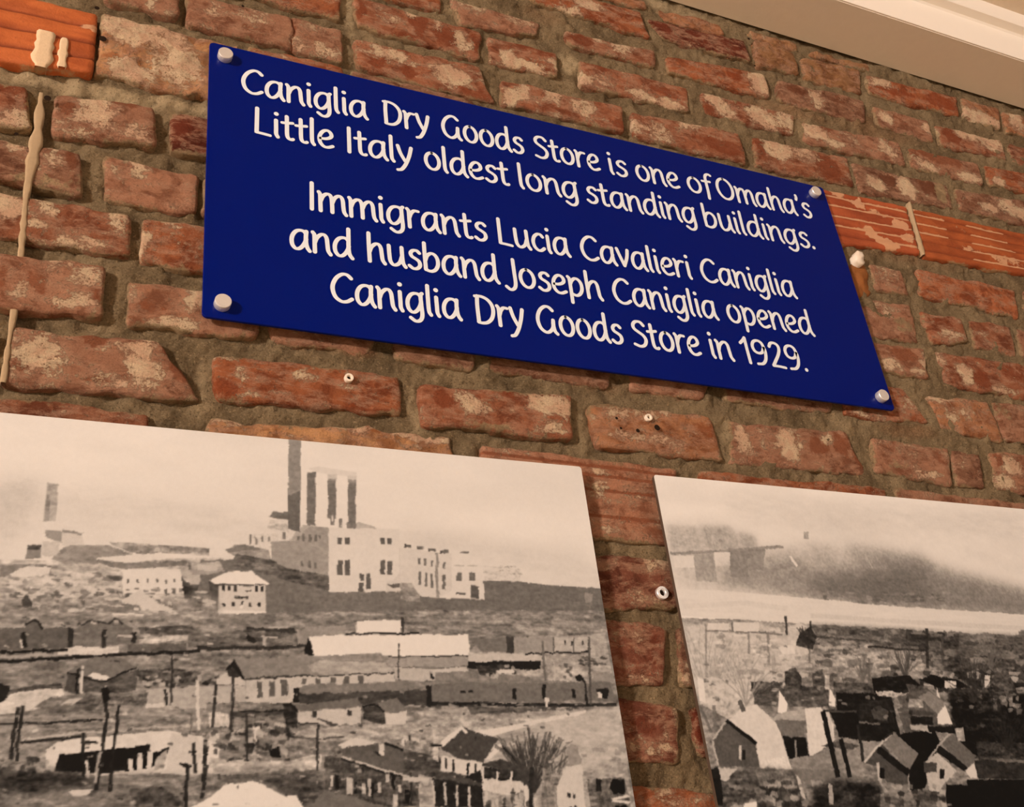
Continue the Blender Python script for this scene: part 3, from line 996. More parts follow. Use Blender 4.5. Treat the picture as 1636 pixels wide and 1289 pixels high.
    def finish(s, blur=1, rmin=.12):
        s.T = np.where(s.T < 232, 232 - (232 - s.T) * 1.14, s.T)
        s.N = np.maximum(s.N, rmin * smooth01(225, 190, s.T))
        # soften the drawn outlines the way an old enlarged negative does
        i, j = np.meshgrid(np.arange(s.nx), np.arange(s.nz))
        soft = smooth01(236, 200, s.T)
        dx = ((fbm(s.X, s.Z, 170, 3, 71) - .5) * 2.4 + (fbm(s.X, s.Z, 60, 2, 72) - .5) * 2) * (.4 + .6 * soft)
        dz = ((fbm(s.X, s.Z, 170, 3, 73) - .5) * 3.2 + (fbm(s.X, s.Z, 60, 2, 74) - .5) * 2) * (.4 + .6 * soft)
        ii = np.clip(np.round(i + dx).astype(int), 0, s.nx - 1)
        jj = np.clip(np.round(j + dz).astype(int), 0, s.nz - 1)
        T = s.T[jj, ii]
        low = smooth01(232, 190, T) * s.N[jj, ii]
        T = T + ((fbm(s.X * .55, s.Z, 90, 4, 81, .7) - .5) * 52 + (vnoise(s.X * .5, s.Z, 420, 83) - .5) * 22) * low
        n = fbm(s.X * .33, s.Z, 260, 2, 91)
        n2 = fbm(s.X * .6, s.Z, 520, 2, 93)
        T = T + (smooth01(.60, .74, n) * 46 - smooth01(.42, .26, n) * 44) * low * .62
        T = T + (smooth01(.60, .80, n2) * 30 - smooth01(.42, .22, n2) * 30) * low * .5
        T = T + (fbm(s.X * .4, s.Z, 40, 3, 85) - .5) * 8
        for _ in range(blur):
            p = np.pad(T, 1, mode='edge')
            T = (p[1:-1, 1:-1] * 4 + p[:-2, 1:-1] + p[2:, 1:-1] + p[1:-1, :-2] + p[1:-1, 2:]) / 8
        # past the edge of the view the picture goes on as its own reflection
        D = s.X[..., None] * np.array((1., 0, 0)) + np.array((0, s.yf - CAM_Y, 0)) + s.Z[..., None] * np.array((0, 0, 1.))
        w = D @ FW
        px = W / 2 + F_PX * (D @ R_) / w
        py = H / 2 - F_PX * (D @ U_) / w
        ok = (px > -11) & (px < 1652) & (py < 1291)
        last = None
        for r in range(s.nz - 1, -1, -1):
            c = np.nonzero(ok[r])[0]
            if len(c) < s.nx * .3:
                break
            last = r
            a, b = c[0], c[-1]
            k = np.arange(s.nx)
            k = np.where(k < a, 2 * a - k, np.where(k > b, 2 * b - k, k))
            T[r] = T[r][np.clip(k, a, b)]
        for r in range(last - 1, -1, -1):
            T[r] = T[min(2 * last - r, s.nz - 1)]
        return T


# ---- left print: rail yard and power station
YP = -0.022
x_r, z_top = P(931.5, 746, YP)
z_top = (z_top + P(0, 658, YP)[1]) / 2
x_r = (x_r + P(1012.5, 1289, YP)[0]) / 2
A = Canvas(-0.04, x_r, 0.12, z_top, 0.00088, YP, 240, 5)
# sky with faint cloud streaks
A.T += (fbm(A.X * .25, A.Z, 22, 4, 9) - .5) * 16
A.poly('a', [(-60, 500), (700, 560), (1410, 700), (3000, 900), (3900, 1060), (3900, 1300), (-60, 1040)], 225, 8, (40, 160), .8, soft=10)
A.poly('a', [(-60, 500), (300, 520), (200, 700), (60, 900), (0, 1040), (-60, 1040)], 205, 12, (80, 200), .7, soft=10)
A.poly('a', [(350, 640), (900, 690), (1400, 760), (1400, 800), (800, 720), (350, 680)], 208, 6, (60, 200), .7, soft=10)
A.poly('a', [(500, 590), (740, 560), (760, 620), (520, 640)], 236, 0, alpha=.5)
A.poly('c', [(0, 500), (600, 600), (1200, 680), (1200, 730), (600, 650), (0, 560)], 205, 6, (60, 200), .7, soft=10)
# distant left works
A.poly('a', [(305, 525), (378, 530), (360, 775), (285, 775)], 186, 12, (300, 300))
A.poly('a', [(300, 600), (325, 600), (315, 775), (280, 778)], 150, 12)
A.poly('a', [(195, 715), (560, 740), (1100, 830), (1300, 900), (690, 930), (530, 850), (390, 825), (290, 830), (200, 780)], 232, 6, (80, 200), .7, soft=10)
A.poly('a', [(290, 832), (400, 838), (400, 915), (300, 880)], 168, 8)
A.poly('a', [(400, 830), (540, 850), (520, 862), (400, 848)], 160)
A.poly('a', [(400, 850), (530, 865), (540, 930), (400, 930)], 214, 6)
A.rects('a', [(178, 925, 90, 35)], 96, 14)
A.poly('a', [(178, 960), (270, 960), (270, 1020), (160, 1020)], 150, 8)
A.poly('a', [(275, 905), (385, 905), (385, 990), (300, 1010), (272, 990)], 206, 8)
A.poly('a', [(-60, 1020), (330, 1030), (1410, 1010), (2000, 1100), (2000, 1400), (-60, 1400)], 196, 22, (160, 420))
A.poly('a', [(330, 1020), (430, 930), (700, 930), (860, 990), (640, 1010), (620, 1060), (420, 1050)], 162, 10, (200, 300))
A.poly('a', [(700, 905), (1350, 950), (1345, 1000), (1040, 980), (860, 985), (720, 930)], 172, 26, (500, 300))
A.poly('a', [(620, 1010), (820, 1000), (1040, 975), (1050, 1020), (830, 1045), (625, 1035)], 226, 4)
A.poly('a', [(0, 1050), (330, 1060), (330, 1130), (60, 1120), (0, 1130)], 150, 12)
A.poly('a', [(60, 1110), (180, 1065), (330, 1075), (310, 1130), (90, 1135)], 222, 6)
A.poly('a', [(330, 1060), (560, 1040), (790, 1085), (790, 1240), (340, 1200)], 186, 18, (250, 400))
A.clutter('a', (0, 1110, 780, 1289), 70, [90, 120, 215, 225, 150, 226], (20, 110), (10, 34))
A.poly('a', [(790, 1080), (1160, 1085), (1190, 1240), (790, 1250)], 226, 4)
A.poly('a', [(620, 1020), (800, 1045), (1200, 1030), (1205, 1060), (790, 1085), (620, 1040)], 140, 10)
A.rects('a', [(818, 1150, 14, 28), (878, 1150, 14, 30), (940, 1148, 14, 30), (1006, 1144, 14, 32), (1064, 1146, 12, 30), (1116, 1146, 12, 28), (806, 1212, 26, 10), (866, 1210, 28, 10), (925, 1215, 30, 16), (990, 1200, 36, 8), (1052, 1208, 24, 30), (1104, 1208, 26, 34), (1170, 1210, 30, 14)], 118)
A.poly('a', [(1210, 1050), (1410, 1062), (1410, 1085), (1215, 1090)], 132, 20, (600, 200))
A.poly('a', [(1190, 1100), (1410, 1110), (1410, 1190), (1220, 1190)], 196, 6)
A.poly('a', [(1170, 1130), (1230, 1190), (1400, 1195), (1400, 1289), (1190, 1289)], 98, 14)
# dark field behind and around the station
A.poly('b', [(0, 862), (230, 860), (500, 900), (830, 960), (830, 1060), (1410, 1062), (2400, 1085), (2480, 1160), (2500, 1320), (-200, 1300), (-60, 1210), (0, 1000)], 132, 8, (120, 420))
A.poly('c', [(535, 838), (690, 832), (930, 862), (1290, 886), (1310, 1010), (1340, 1180), (0, 1180), (0, 960), (545, 950)], 128, 8, (120, 420))
A.poly('b', [(-60, 880), (120, 870), (160, 930), (60, 960), (-60, 960)], 178, 12)
A.poly('b', [(-20, 890), (110, 890), (110, 930), (-20, 930)], 204, 6)
A.poly('b', [(160, 800), (220, 765), (300, 765), (440, 800), (460, 880), (240, 850)], 170, 10)
A.poly('b', [(160, 790), (300, 762), (390, 782), (380, 795), (180, 810)], 138, 8)
A.poly('b', [(230, 820), (500, 875), (560, 920), (830, 960), (820, 1060), (600, 1010), (420, 960), (200, 900)], 116, 16, (300, 300))
A.poly('b', [(310, 700), (560, 690), (560, 770), (450, 790), (310, 770)], 222, 14, (700, 500))
A.rects('b', [(318, 700, 12, 68), (355, 715, 12, 50), (397, 712, 14, 40), (438, 715, 12, 30), (470, 640, 12, 30), (530, 690, 20, 40)], 140)
A.poly('b', [(440, 585), (470, 550), (565, 555), (565, 605), (500, 600)], 132, 6)
A.poly('b', [(450, 605), (560, 615), (570, 690), (430, 660)], 205, 18, (700, 500))
# power house: dim west wing, bright front
A.poly('b', [(455, 745), (590, 740), (660, 640), (830, 655), (825, 965), (560, 915), (460, 870)], 170, 6)
A.poly('b', [(570, 735), (660, 640), (700, 640), (620, 745)], 186)
A.rects('b', [(655, 700, 16, 45), (696, 700, 18, 50), (735, 705, 18, 45), (620, 715, 18, 25), (765, 710, 16, 20), (648, 868, 16, 40), (694, 868, 18, 44), (732, 875, 18, 44)], 130, 6)
A.poly('b', [(828, 655), (1280, 665), (1285, 790), (1420, 800), (1420, 1060), (1195, 1065), (825, 1072)], 226, 3)
A.poly('b', [(940, 650), (1020, 620), (1140, 655), (1130, 665), (940, 662)], 196)
A.poly('b', [(1280, 790), (1420, 800), (1420, 1060), (1195, 1068), (1195, 1000), (1240, 1000), (1280, 950)], 216, 3)
A.rects('b', [(884, 718, 28, 44), (930, 720, 32, 42), (1158, 722, 30, 40), (1204, 724, 28, 38), (880, 866, 36, 94), (930, 866, 34, 94), (1160, 864, 30, 92), (1204, 866, 32, 92), (1026, 950, 28, 46), (1068, 950, 30, 96), (1022, 1010, 30, 56)], 112, 4)
A.poly('b', [(570, 84), (650, 86), (645, 400), (640, 690), (565, 660), (562, 460)], 150, 6, tone2=158)
A.poly('b', [(564, 450), (643, 415), (640, 690), (565, 660)], 122, 5)
A.poly('b', [(570, 84), (650, 86), (647, 415), (567, 450)], 160, 5)
for x0, x1, yt, yb in ((688, 745, 296, 640), (822, 876, 345, 600), (952, 1004, 350, 640)):
    A.poly('b', [(x0, yt), (x1, yt + 2), (x1 - 3, yb), (x0 - 4, yb)], 134, 5)
for x0, x1, yt in ((820, 880, 312), (948, 1006, 320)):
    A.poly('b', [(x0, yt), (x1, yt + 2), (x1, yt + 44), (x0, yt + 42)], 204, 6, alpha=.75)
    A.poly('b', [(x0 + 2, yt + 30), (x1 - 2, yt + 32), (x1 - 2, yt + 60), (x0 + 2, yt + 60)], 158, 6, alpha=.6)
A.poly('b', [(690, 275), (760, 262), (1010, 300), (1000, 330), (830, 315), (745, 298)], 222, 4, alpha=.7)
A.rects('b', [(838, 590, 26, 50), (892, 600, 20, 55), (938, 620, 60, 38)], 140)
A.rects('b', [(845, 580, 12, 34), (878, 610, 14, 46), (915, 600, 16, 54)], 232)
A.poly('b', [(1200, 1020), (1360, 1010), (1375, 1030), (1240, 1045)], 110, 10)
# east wing of the station
A.poly('c', [(0, 625), (230, 655), (330, 660), (330, 950), (130, 940), (0, 860)], 220, 3)
A.rects('c', [(25, 604, 48, 20), (105, 615, 44, 20), (178, 628, 48, 20), (250, 636, 60, 22), (385, 648, 56, 12)], 130, 20)
A.poly('c', [(330, 665), (525, 680), (540, 955), (250, 945), (330, 900)], 228, 3)
A.rects('c', [(112, 690, 16, 46), (150, 694, 16, 46), (190, 700, 16, 44), (226, 706, 16, 46), (270, 712, 16, 42), (116, 778, 16, 90), (155, 784, 17, 90), (194, 790, 17, 92), (272, 798, 18, 92), (358, 782, 36, 54), (442, 784, 38, 52)], 128, 4)
A.poly('c', [(222, 655), (242, 660), (250, 945), (230, 945)], 160)
A.rects('c', [(452, 865, 52, 84), (360, 912, 60, 14)], 112, 4)
A.poly('c', [(340, 735), (500, 738), (500, 744), (340, 742)], 190)
A.poly('c', [(530, 740), (770, 760), (770, 840), (540, 836)], 218, 18, (800, 600))
A.clutter('c', (540, 740, 760, 800), 20, [165, 190], (10, 30), (4, 10))
A.poly('c', [(0, 850), (70, 850), (130, 935), (130, 975), (0, 960)], 160, 24, (500, 500))
A.clutter('c', (0, 960, 1280, 1170), 60, [112, 146, 150, 108, 120], (30, 120), (6, 20), .06, .5)
A.rects('c', [(160, 1025, 14, 12), (394, 1028, 12, 12), (1068, 1042, 14, 14), (836, 1150, 16, 14), (300, 1080, 22, 40), (404, 1176, 14, 14)], 206)
A.poly('c', [(1185, 910), (1240, 925), (1240, 975), (1185, 980)], 160, 6)
# freight cars along the first track
for (x0, x1, y0, y1, t) in ((0, 140, 1075, 1155, 132), (150, 280, 1078, 1160, 120), (300, 490, 1075, 1130, 118), (690, 900, 1105, 1170, 116), (940, 1105, 1080, 1160, 128), (1110, 1200, 1085, 1160, 134), (1210, 1320, 1080, 1160, 142)):
    A.poly('c', [(x0, y0), (x1, y0 + 6), (x1, y1 + 4), (x0, y1)], t, 6)
A.rects('c', [(0, 1070, 18, 90), (140, 1072, 14, 86), (284, 1068, 20, 60), (905, 1070, 32, 100), (1198, 1075, 12, 85)], 72)
A.line('c', [(0, 1165), (300, 1175), (560, 1190), (900, 1176), (1330, 1160)], 16, 62, .8)
A.clutter('c', (510, 1125, 690, 1150), 14, [190, 200], (10, 26), (8, 16))
A.poly('c', [(440, 1200), (680, 1210), (690, 1400), (440, 1400)], 130, 8)
A.poly('c', [(690, 1200), (740, 1205), (740, 1320), (690, 1320)], 86, 6)
# signal cabin with hipped roof
A.poly('b', [(60, 1000), (170, 1010), (180, 1225), (80, 1170)], 96, 8)
A.poly('b', [(120, 1020), (420, 1025), (422, 1215), (112, 1215)], 214, 5)
A.poly('b', [(62, 995), (180, 940), (330, 938), (448, 1018), (420, 1030), (100, 1020)], 236, 3)
A.poly('b', [(100, 1018), (420, 1022), (420, 1030), (100, 1028)], 90)
A.rects('b', [(140, 1030, 18, 34), (176, 1030, 20, 34), (216, 1030, 20, 42), (352, 1034, 18, 34), (388, 1034, 18, 34), (290, 1055, 40, 12), (220, 1100, 90, 12)], 70, 10)
A.rects('b', [(146, 1136, 18, 26), (204, 1136, 18, 26), (258, 1134, 16, 24), (314, 1138, 18, 26), (370, 1138, 18, 26)], 60)
A.rects('b', [(112, 1186, 308, 32), (255, 1158, 22, 16)], 232)
# ground of the yard
A.poly('d', [(-60, 150), (500, 160), (1293, 150), (2400, 130), (3780, 130), (3900, 1400), (-60, 1400)], 150, 26, (80, 420))
A.poly('d', [(-60, 60), (330, 70), (1293, 60), (1293, 170), (-60, 170)], 158, 24, (160, 420), soft=3)
A.clutter('d', (0, 0, 1250, 130), 90, [95, 214, 224, 130, 216, 110], (14, 90), (8, 24))
A.poly('d', [(720, 60), (830, 10), (940, 90), (1050, 130), (900, 130), (720, 80)], 214, 4)
A.poly('d', [(120, 70), (150, 30), (185, 75), (185, 105), (130, 100)], 88, 8)
A.poly('d', [(590, 110), (820, 95), (830, 130), (620, 140)], 140, 10)
A.rects('d', [(660, 146, 190, 12), (790, 112, 26, 18), (835, 112, 20, 18)], 220)
# wagon row on the left
A.poly('d', [(-60, 230), (150, 215), (200, 180), (250, 235), (400, 230), (400, 350), (-60, 370)], 112, 8, (200, 300))
A.line('d', [(145, 212), (202, 176), (252, 236)], 12, 46)
A.poly('d', [(-60, 205), (150, 205), (150, 230), (-60, 235)], 176, 8)
A.rects('d', [(122, 262, 32, 86)], 44)
A.rects('d', [(116, 300, 16, 52)], 214)
A.poly('d', [(400, 230), (435, 230), (432, 350), (400, 350)], 60)
A.poly('d', [(435, 235), (540, 195), (620, 215), (690, 180), (780, 235), (790, 330), (430, 350)], 124, 10, (250, 300))
A.line('d', [(478, 218), (545, 192), (630, 212), (690, 178), (725, 212)], 9, 60)
A.rects('d', [(600, 240, 26, 105), (780, 255, 26, 66)], 56)
A.rects('d', [(686, 272, 96, 16), (536, 198, 34, 14), (672, 192, 30, 18)], 190, 8)
A.poly('d', [(815, 230), (1140, 215), (1160, 270), (830, 275)], 96, 14)
A.poly('d', [(830, 285), (1140, 272), (1150, 300), (830, 322)], 192, 18, (500, 500))
A.poly('d', [(760, 330), (1100, 320), (1100, 375), (760, 382)], 112, 10)
A.poly('d', [(1110, 245), (1293, 240), (1293, 350), (1110, 345)], 118, 14)
A.poly('d', [(340, 360), (430, 345), (700, 345), (705, 380), (420, 395), (340, 392)], 216, 14, (700, 400))
A.line('d', [(-40, 380), (400, 362)], 16, 40)
A.line('d', [(-40, 412), (330, 388)], 20, 176)
A.line('d', [(-40, 440), (300, 415), (560, 400)], 18, 42)
A.line('d', [(560, 398), (800, 385), (1110, 375), (1293, 350)], 18, 46)
A.poly('d', [(-40, 452), (400, 430), (420, 560), (-40, 600)], 142, 14, (60, 500))
# small hipped station roof
A.poly('d', [(395, 495), (560, 395), (720, 410), (800, 460), (620, 548), (480, 520)], 130, 6)
A.poly('d', [(400, 500), (470, 515), (470, 625), (385, 600)], 94, 8)
A.poly('d', [(490, 520), (620, 548), (820, 465), (800, 600), (600, 620), (490, 610)], 96, 14)
A.poly('d', [(515, 515), (560, 495), (660, 525), (620, 548)], 226)
A.line('d', [(395, 495), (480, 520), (620, 548), (800, 460)], 10, 36)
A.line('d', [(488, 455), (476, 625)], 16, 214)
A.line('d', [(460, 480), (455, 620)], 12, 30)
A.poly('d', [(790, 480), (1000, 470), (1293, 500), (1293, 560), (860, 590)], 96, 30, (500, 500))
A.clutter('d', (830, 490, 1293, 570), 26, [34, 210, 50, 200], (20, 60), (14, 34))
A.poly('d', [(870, 600), (980, 590), (1293, 570), (1293, 710), (1000, 700), (860, 690)], 186, 8)
A.poly('d', [(850, 680), (960, 680), (970, 700), (860, 705)], 216)
A.poly('d', [(-40, 600), (360, 560), (380, 590), (260, 620), (-40, 660)], 86, 16)
A.poly('d', [(30, 650), (90, 610), (370, 590), (380, 640), (200, 720), (0, 745), (-40, 690)], 212, 14, (300, 300))
A.poly('d', [(210, 700), (300, 640), (500, 610), (600, 660), (560, 715), (300, 725)], 118, 20, (300, 400))
A.poly('d', [(365, 680), (420, 645), (490, 640), (430, 680)], 200)
A.poly('d', [(-40, 560), (60, 575), (50, 640), (0, 668), (-40, 660)], 44, 8)
A.poly('d', [(640, 640), (880, 620), (860, 690), (640, 690)], 112, 36, (500, 500))
# tracks
A.line('d', [(-40, 800), (240, 795), (600, 770)], 12, 48)
A.line('d', [(-40, 770), (600, 745), (1050, 735)], 12, 176, .7)
A.line('d', [(-40, 832), (460, 825), (900, 780)], 12, 170, .7)
A.line('d', [(130, 895), (480, 850), (900, 820), (1130, 810)], 14, 200, .8)
A.line('d', [(120, 912), (300, 890), (480, 875)], 16, 40, .9)
A.line('d', [(1040, 700), (1130, 740), (1120, 860)], 10, 110, .8)
# bridge abutment with dark openings
A.poly('d', [(270, 950), (340, 905), (480, 880), (1000, 838), (1160, 870), (1293, 860), (1293, 1100), (900, 1090), (560, 1100), (270, 1060)], 224, 10, (200, 300))
A.poly('d', [(1010, 850), (1160, 875), (1200, 950), (1150, 1080), (980, 1080)], 214, 8)
A.poly('d', [(345, 985), (890, 920), (880, 950), (900, 970), (1000, 935), (985, 980), (900, 1060), (560, 1090), (320, 1080), (325, 1040)], 26, 6)
A.rects('d', [(756, 1004, 28, 70), (808, 970, 34, 110), (868, 960, 34, 126), (500, 1020, 22, 90)], 220, 6)
A.poly('d', [(925, 990), (990, 945), (970, 1060), (915, 1075)], 176, 14)
A.poly('d', [(270, 1070), (345, 975), (350, 990), (320, 1075)], 226)
# foreground scrub
A.poly('d', [(-40, 1060), (400, 1080), (600, 1150), (640, 1230), (-40, 1230)], 72, 26, (200, 400), soft=3)
A.poly('d', [(-40, 1225), (400, 1190), (760, 1210), (760, 1260), (400, 1300), (-40, 1300)], 142, 28, (160, 400), soft=3)
A.poly('d', [(600, 1090), (1293, 1110), (1293, 1190), (1100, 1289), (640, 1289), (760, 1200)], 128, 22, (160, 360), soft=3)
A.poly('d', [(760, 1180), (960, 1170), (1060, 1230), (1100, 1289), (800, 1289)], 96, 22, (200, 300))
A.poly('d', [(400, 1190), (550, 1185), (520, 1220), (430, 1225)], 212, 8)
A.clutter('d', (-20, 1000, 280, 1080), 22, [60, 170, 90, 180], (20, 60), (12, 34))
# poles
for pts, w in (([(620, 600), (628, 760), (590, 1040), (566, 1190)], 22), ([(704, 690), (668, 1000), (645, 1200)], 20), ([(108, 700), (60, 1010)], 22), ([(136, 690), (92, 1020)], 20), ([(492, 850), (485, 1110)], 20), ([(1018, 390), (1005, 690)], 12), ([(972, 600), (980, 690)], 16), ([(1150, 910), (1145, 1090)], 18), ([(1100, 1030), (1098, 1289)], 20), ([(1215, 860), (1195, 1240)], 24), ([(1280, 540), (1262, 800)], 14)):
    A.line('d', pts, w, 44, .9)
A.poly('d', [(595, 590), (640, 585), (655, 660), (610, 680)], 34)
A.line('d', [(1065, 1035), (1125, 1050)], 14, 40)
A.line('d', [(1120, 965), (1165, 955)], 12, 40)
A.line('d', [(1158, 540), (1172, 830)], 20, 216)
A.line('d', [(590, 960), (560, 1140)], 22, 206, .8)
A.line('d', [(500, 905), (580, 908)], 14, 50)

# middle: sheds and freight cars
A.poly('e', [(0, 120), (400, 100), (700, 100), (960, 120), (960, 215), (660, 215), (0, 330)], 150, 16, (80, 420))
A.poly('e', [(-20, 200), (290, 185), (600, 190), (615, 270), (300, 285), (-20, 290)], 116, 14, (200, 400))
A.poly('e', [(290, 160), (420, 172), (590, 170), (610, 200), (420, 188), (290, 180)], 72, 10)
A.poly('e', [(290, 200), (350, 250), (330, 265), (290, 250)], 50)
A.rects('e', [(380, 220, 100, 12), (390, 232, 22, 50), (30, 205, 30, 14)], 186, 6)
A.line('e', [(-20, 296), (300, 292), (600, 285), (660, 272)], 20, 56, .9)
A.poly('e', [(610, 190), (660, 170), (910, 150), (910, 210), (680, 220), (650, 270), (610, 265)], 162, 8)
A.poly('e', [(0, 330), (200, 320), (680, 300), (700, 340), (240, 370), (160, 440), (0, 520)], 140, 16, (120, 420))
A.poly('e', [(100, 490), (170, 440), (280, 480), (285, 530), (100, 520)], 206, 8)
# long white shed
A.poly('e', [(978, 124), (1256, 118), (1256, 196), (980, 204)], 236, 2)
A.poly('e', [(1256, 100), (1274, 104), (1274, 196), (1256, 198)], 76)
A.line('e', [(915, 208), (1120, 200), (1371, 205)], 10, 50)
A.poly('e', [(684, 218), (1371, 212), (1675, 212), (1690, 345), (1370, 345), (710, 338)], 238, 3)
A.poly('e', [(682, 222), (712, 336), (652, 330), (654, 290)], 36)
A.line('e', [(1180, 348), (1690, 344)], 8, 60)
A.poly('e', [(1180, 350), (1690, 350), (1690, 412), (1210, 418)], 170, 8)
A.poly('e', [(1210, 420), (1690, 416), (1460, 500), (1220, 495)], 196, 8, (500, 200))
A.line('e', [(1210, 417), (1690, 412)], 6, 120)
# grey roofed depot
A.poly('e', [(215, 362), (660, 345), (1130, 325), (1215, 450), (640, 470), (285, 488)], 150, 5, (100, 200))
A.poly('e', [(660, 400), (760, 370), (1160, 385), (1215, 448), (800, 462), (700, 440)], 192, 12, (100, 400), .8)
A.poly('e', [(700, 345), (1120, 328), (1150, 372), (780, 372)], 160, 12, (300, 300), .8)
A.poly('e', [(212, 362), (285, 500), (250, 480), (200, 415), (165, 440), (160, 425)], 38)
A.poly('e', [(165, 435), (205, 415), (250, 480), (180, 480)], 66, 10)
A.line('e', [(285, 490), (640, 470), (1215, 455)], 9, 70)
A.poly('e', [(285, 495), (640, 475), (640, 530), (590, 560), (585, 640), (285, 630)], 204, 5)
A.poly('e', [(640, 475), (1215, 458), (1215, 515), (700, 525), (640, 530)], 204, 5)
A.poly('e', [(100, 530), (285, 535), (285, 630), (100, 632)], 190, 6)
A.rects('e', [(356, 505, 36, 96), (430, 500, 38, 96), (506, 496, 38, 96), (638, 490, 26, 30), (720, 487, 32, 45), (815, 478, 34, 40), (900, 475, 34, 56), (992, 472, 30, 45)], 112, 5)
# dark freight cars in front
A.poly('e', [(600, 540), (700, 522), (1371, 506), (1371, 560), (620, 585)], 140, 8, (100, 400))
A.poly('e', [(600, 545), (640, 580), (1371, 558), (1720, 560), (1700, 660), (600, 640)], 84, 12, (200, 300))
A.poly('e', [(585, 550), (625, 540), (620, 640), (585, 640)], 40)
A.poly('f', [(100, 525), (300, 508), (1230, 508), (1270, 620), (800, 630), (120, 635)], 128, 5, (100, 300))
A.poly('f', [(85, 530), (115, 525), (115, 660), (85, 655)], 44)
A.line('f', [(110, 640), (640, 648), (1060, 652), (1270, 648)], 20, 38, .9)
A.rects('f', [(622, 550, 24, 62), (806, 520, 22, 90), (996, 550, 22, 60), (1150, 550, 70, 18), (1180, 550, 36, 60), (295, 560, 34, 14), (345, 558, 34, 14)], 34)
A.rects('f', [(1158, 575, 26, 32), (818, 605, 32, 24), (828, 620, 14, 50)], 224)
A.clutter('f', (120, 640, 1060, 680), 50, [60, 190, 176, 90], (20, 60), (8, 20))
A.poly('f', [(115, 430), (140, 420), (345, 425), (345, 445), (140, 445)], 206)
A.poly('f', [(108, 430), (135, 480), (130, 492), (108, 480)], 40)
A.poly('f', [(140, 445), (345, 447), (790, 440), (800, 508), (300, 510), (135, 510)], 140, 10)
A.poly('f', [(0, 230), (300, 210), (600, 190), (1220, 200), (1240, 300), (1250, 520), (340, 520), (340, 340), (0, 340)], 168, 14, (100, 420), .0)
# right middle
A.poly('f', [(345, 320), (430, 240), (590, 230), (640, 225), (1200, 205), (1250, 480), (1000, 510), (345, 430)], 176, 14, (120, 420))
A.poly('f', [(345, 235), (585, 232), (590, 320), (430, 318)], 132, 5)
A.poly('f', [(585, 218), (630, 225), (632, 325), (588, 325)], 78)
A.poly('f', [(630, 228), (1090, 222), (1105, 320), (634, 324)], 168, 8)
A.poly('f', [(880, 222), (1095, 225), (1100, 318), (885, 316)], 196, 10, (500, 200))
A.rects('f', [(875, 224, 8, 92), (1000, 224, 7, 90), (1094, 224, 8, 92)], 110)
A.rects('f', [(946, 248, 10, 24), (985, 250, 12, 28), (1056, 250, 10, 24)], 60)
A.line('f', [(700, 330), (1100, 318)], 10, 56)
A.poly('f', [(345, 380), (800, 372), (795, 425), (660, 430), (345, 425)], 34, 6)
A.poly('f', [(345, 345), (500, 322), (830, 345), (835, 375), (345, 380)], 204, 8)
A.poly('f', [(390, 400), (600, 400), (600, 460), (420, 465)], 70, 30, (500, 500))
A.clutter('f', (440, 400, 640, 460), 10, [210, 30, 200], (24, 60), (14, 30))
A.poly('f', [(520, 435), (620, 425), (640, 450), (540, 458)], 220)
A.clutter('f', (1000, 340, 1190, 390), 10, [60, 90], (30, 60), (10, 18), .2)
A.clutter('f', (890, 390, 1000, 480), 12, [90, 120, 210], (14, 30), (14, 34))
A.poly('f', [(1130, 452), (1250, 455), (1255, 505), (1130, 500)], 160, 6)
for pts, w, t in (([(810, 250), (825, 500)], 14, 120), ([(1100, 250), (1112, 650)], 14, 96), ([(1040, 460), (1080, 510), (1090, 660)], 14, 36), ([(880, 380), (885, 500)], 10, 200)):
    A.line('f', pts, w, t, .85)
A.poly('f', [(1015, 470), (1040, 452), (1070, 490), (1030, 500)], 36)
# gardens, road and houses at the bottom right
A.poly('f', [(-60, 700), (300, 665), (1080, 690), (1290, 660), (1330, 900), (1380, 1400), (-60, 1400)], 176, 20, (160, 300))
A.poly('f', [(760, 720), (1290, 665), (1340, 1000), (1100, 1060), (900, 900), (700, 820)], 202, 10, (80, 260), soft=3)
A.poly('f', [(370, 820), (600, 780), (1085, 680), (1085, 700), (800, 765), (440, 860)], 224, 10, (300, 300))
A.poly('f', [(140, 690), (540, 670), (700, 690), (400, 800), (300, 740)], 172, 26, (300, 300))
A.poly('f', [(340, 665), (800, 665), (790, 690), (360, 710)], 118, 14, (200, 400))
A.poly('e', [(40, 640), (585, 640), (590, 800), (300, 850), (40, 800)], 140, 24, (160, 420))
A.poly('e', [(200, 692), (540, 680), (545, 705), (210, 735)], 110, 14)
A.line('e', [(240, 692), (530, 682)], 9, 44)
A.poly('e', [(50, 700), (110, 690), (180, 710), (180, 790), (60, 790)], 210, 30, (900, 200))
A.poly('e', [(520, 645), (600, 660), (610, 830), (540, 820)], 74, 16)
A.poly('e', [(590, 655), (990, 605), (1010, 660), (610, 690)], 124, 8)
A.poly('e', [(612, 695), (1005, 665), (1005, 770), (800, 775), (612, 760)], 206, 6)
A.line('e', [(515, 650), (570, 650), (612, 700)], 14, 36)
A.rects('e', [(702, 688, 26, 34), (920, 680, 28, 34)], 70)
A.poly('e', [(720, 725), (880, 775), (820, 780)], 96)
A.line('e', [(612, 765), (740, 765)], 8, 50)
A.poly('e', [(1110, 640), (1230, 605), (1295, 685), (1150, 695)], 132, 8)
A.poly('e', [(1158, 700), (1292, 690), (1292, 775), (1160, 775)], 214, 4)
A.poly('e', [(1020, 660), (1110, 640), (1155, 700), (1158, 775), (1020, 745)], 84, 16)
A.line('e', [(1010, 660), (1105, 645), (1155, 698)], 12, 34)
A.poly('e', [(560, 800), (1100, 770), (1371, 790), (1371, 860), (900, 880), (560, 860)], 178, 18, (200, 300))
A.line('e', [(555, 848), (700, 862), (900, 850)], 10, 70, .8)
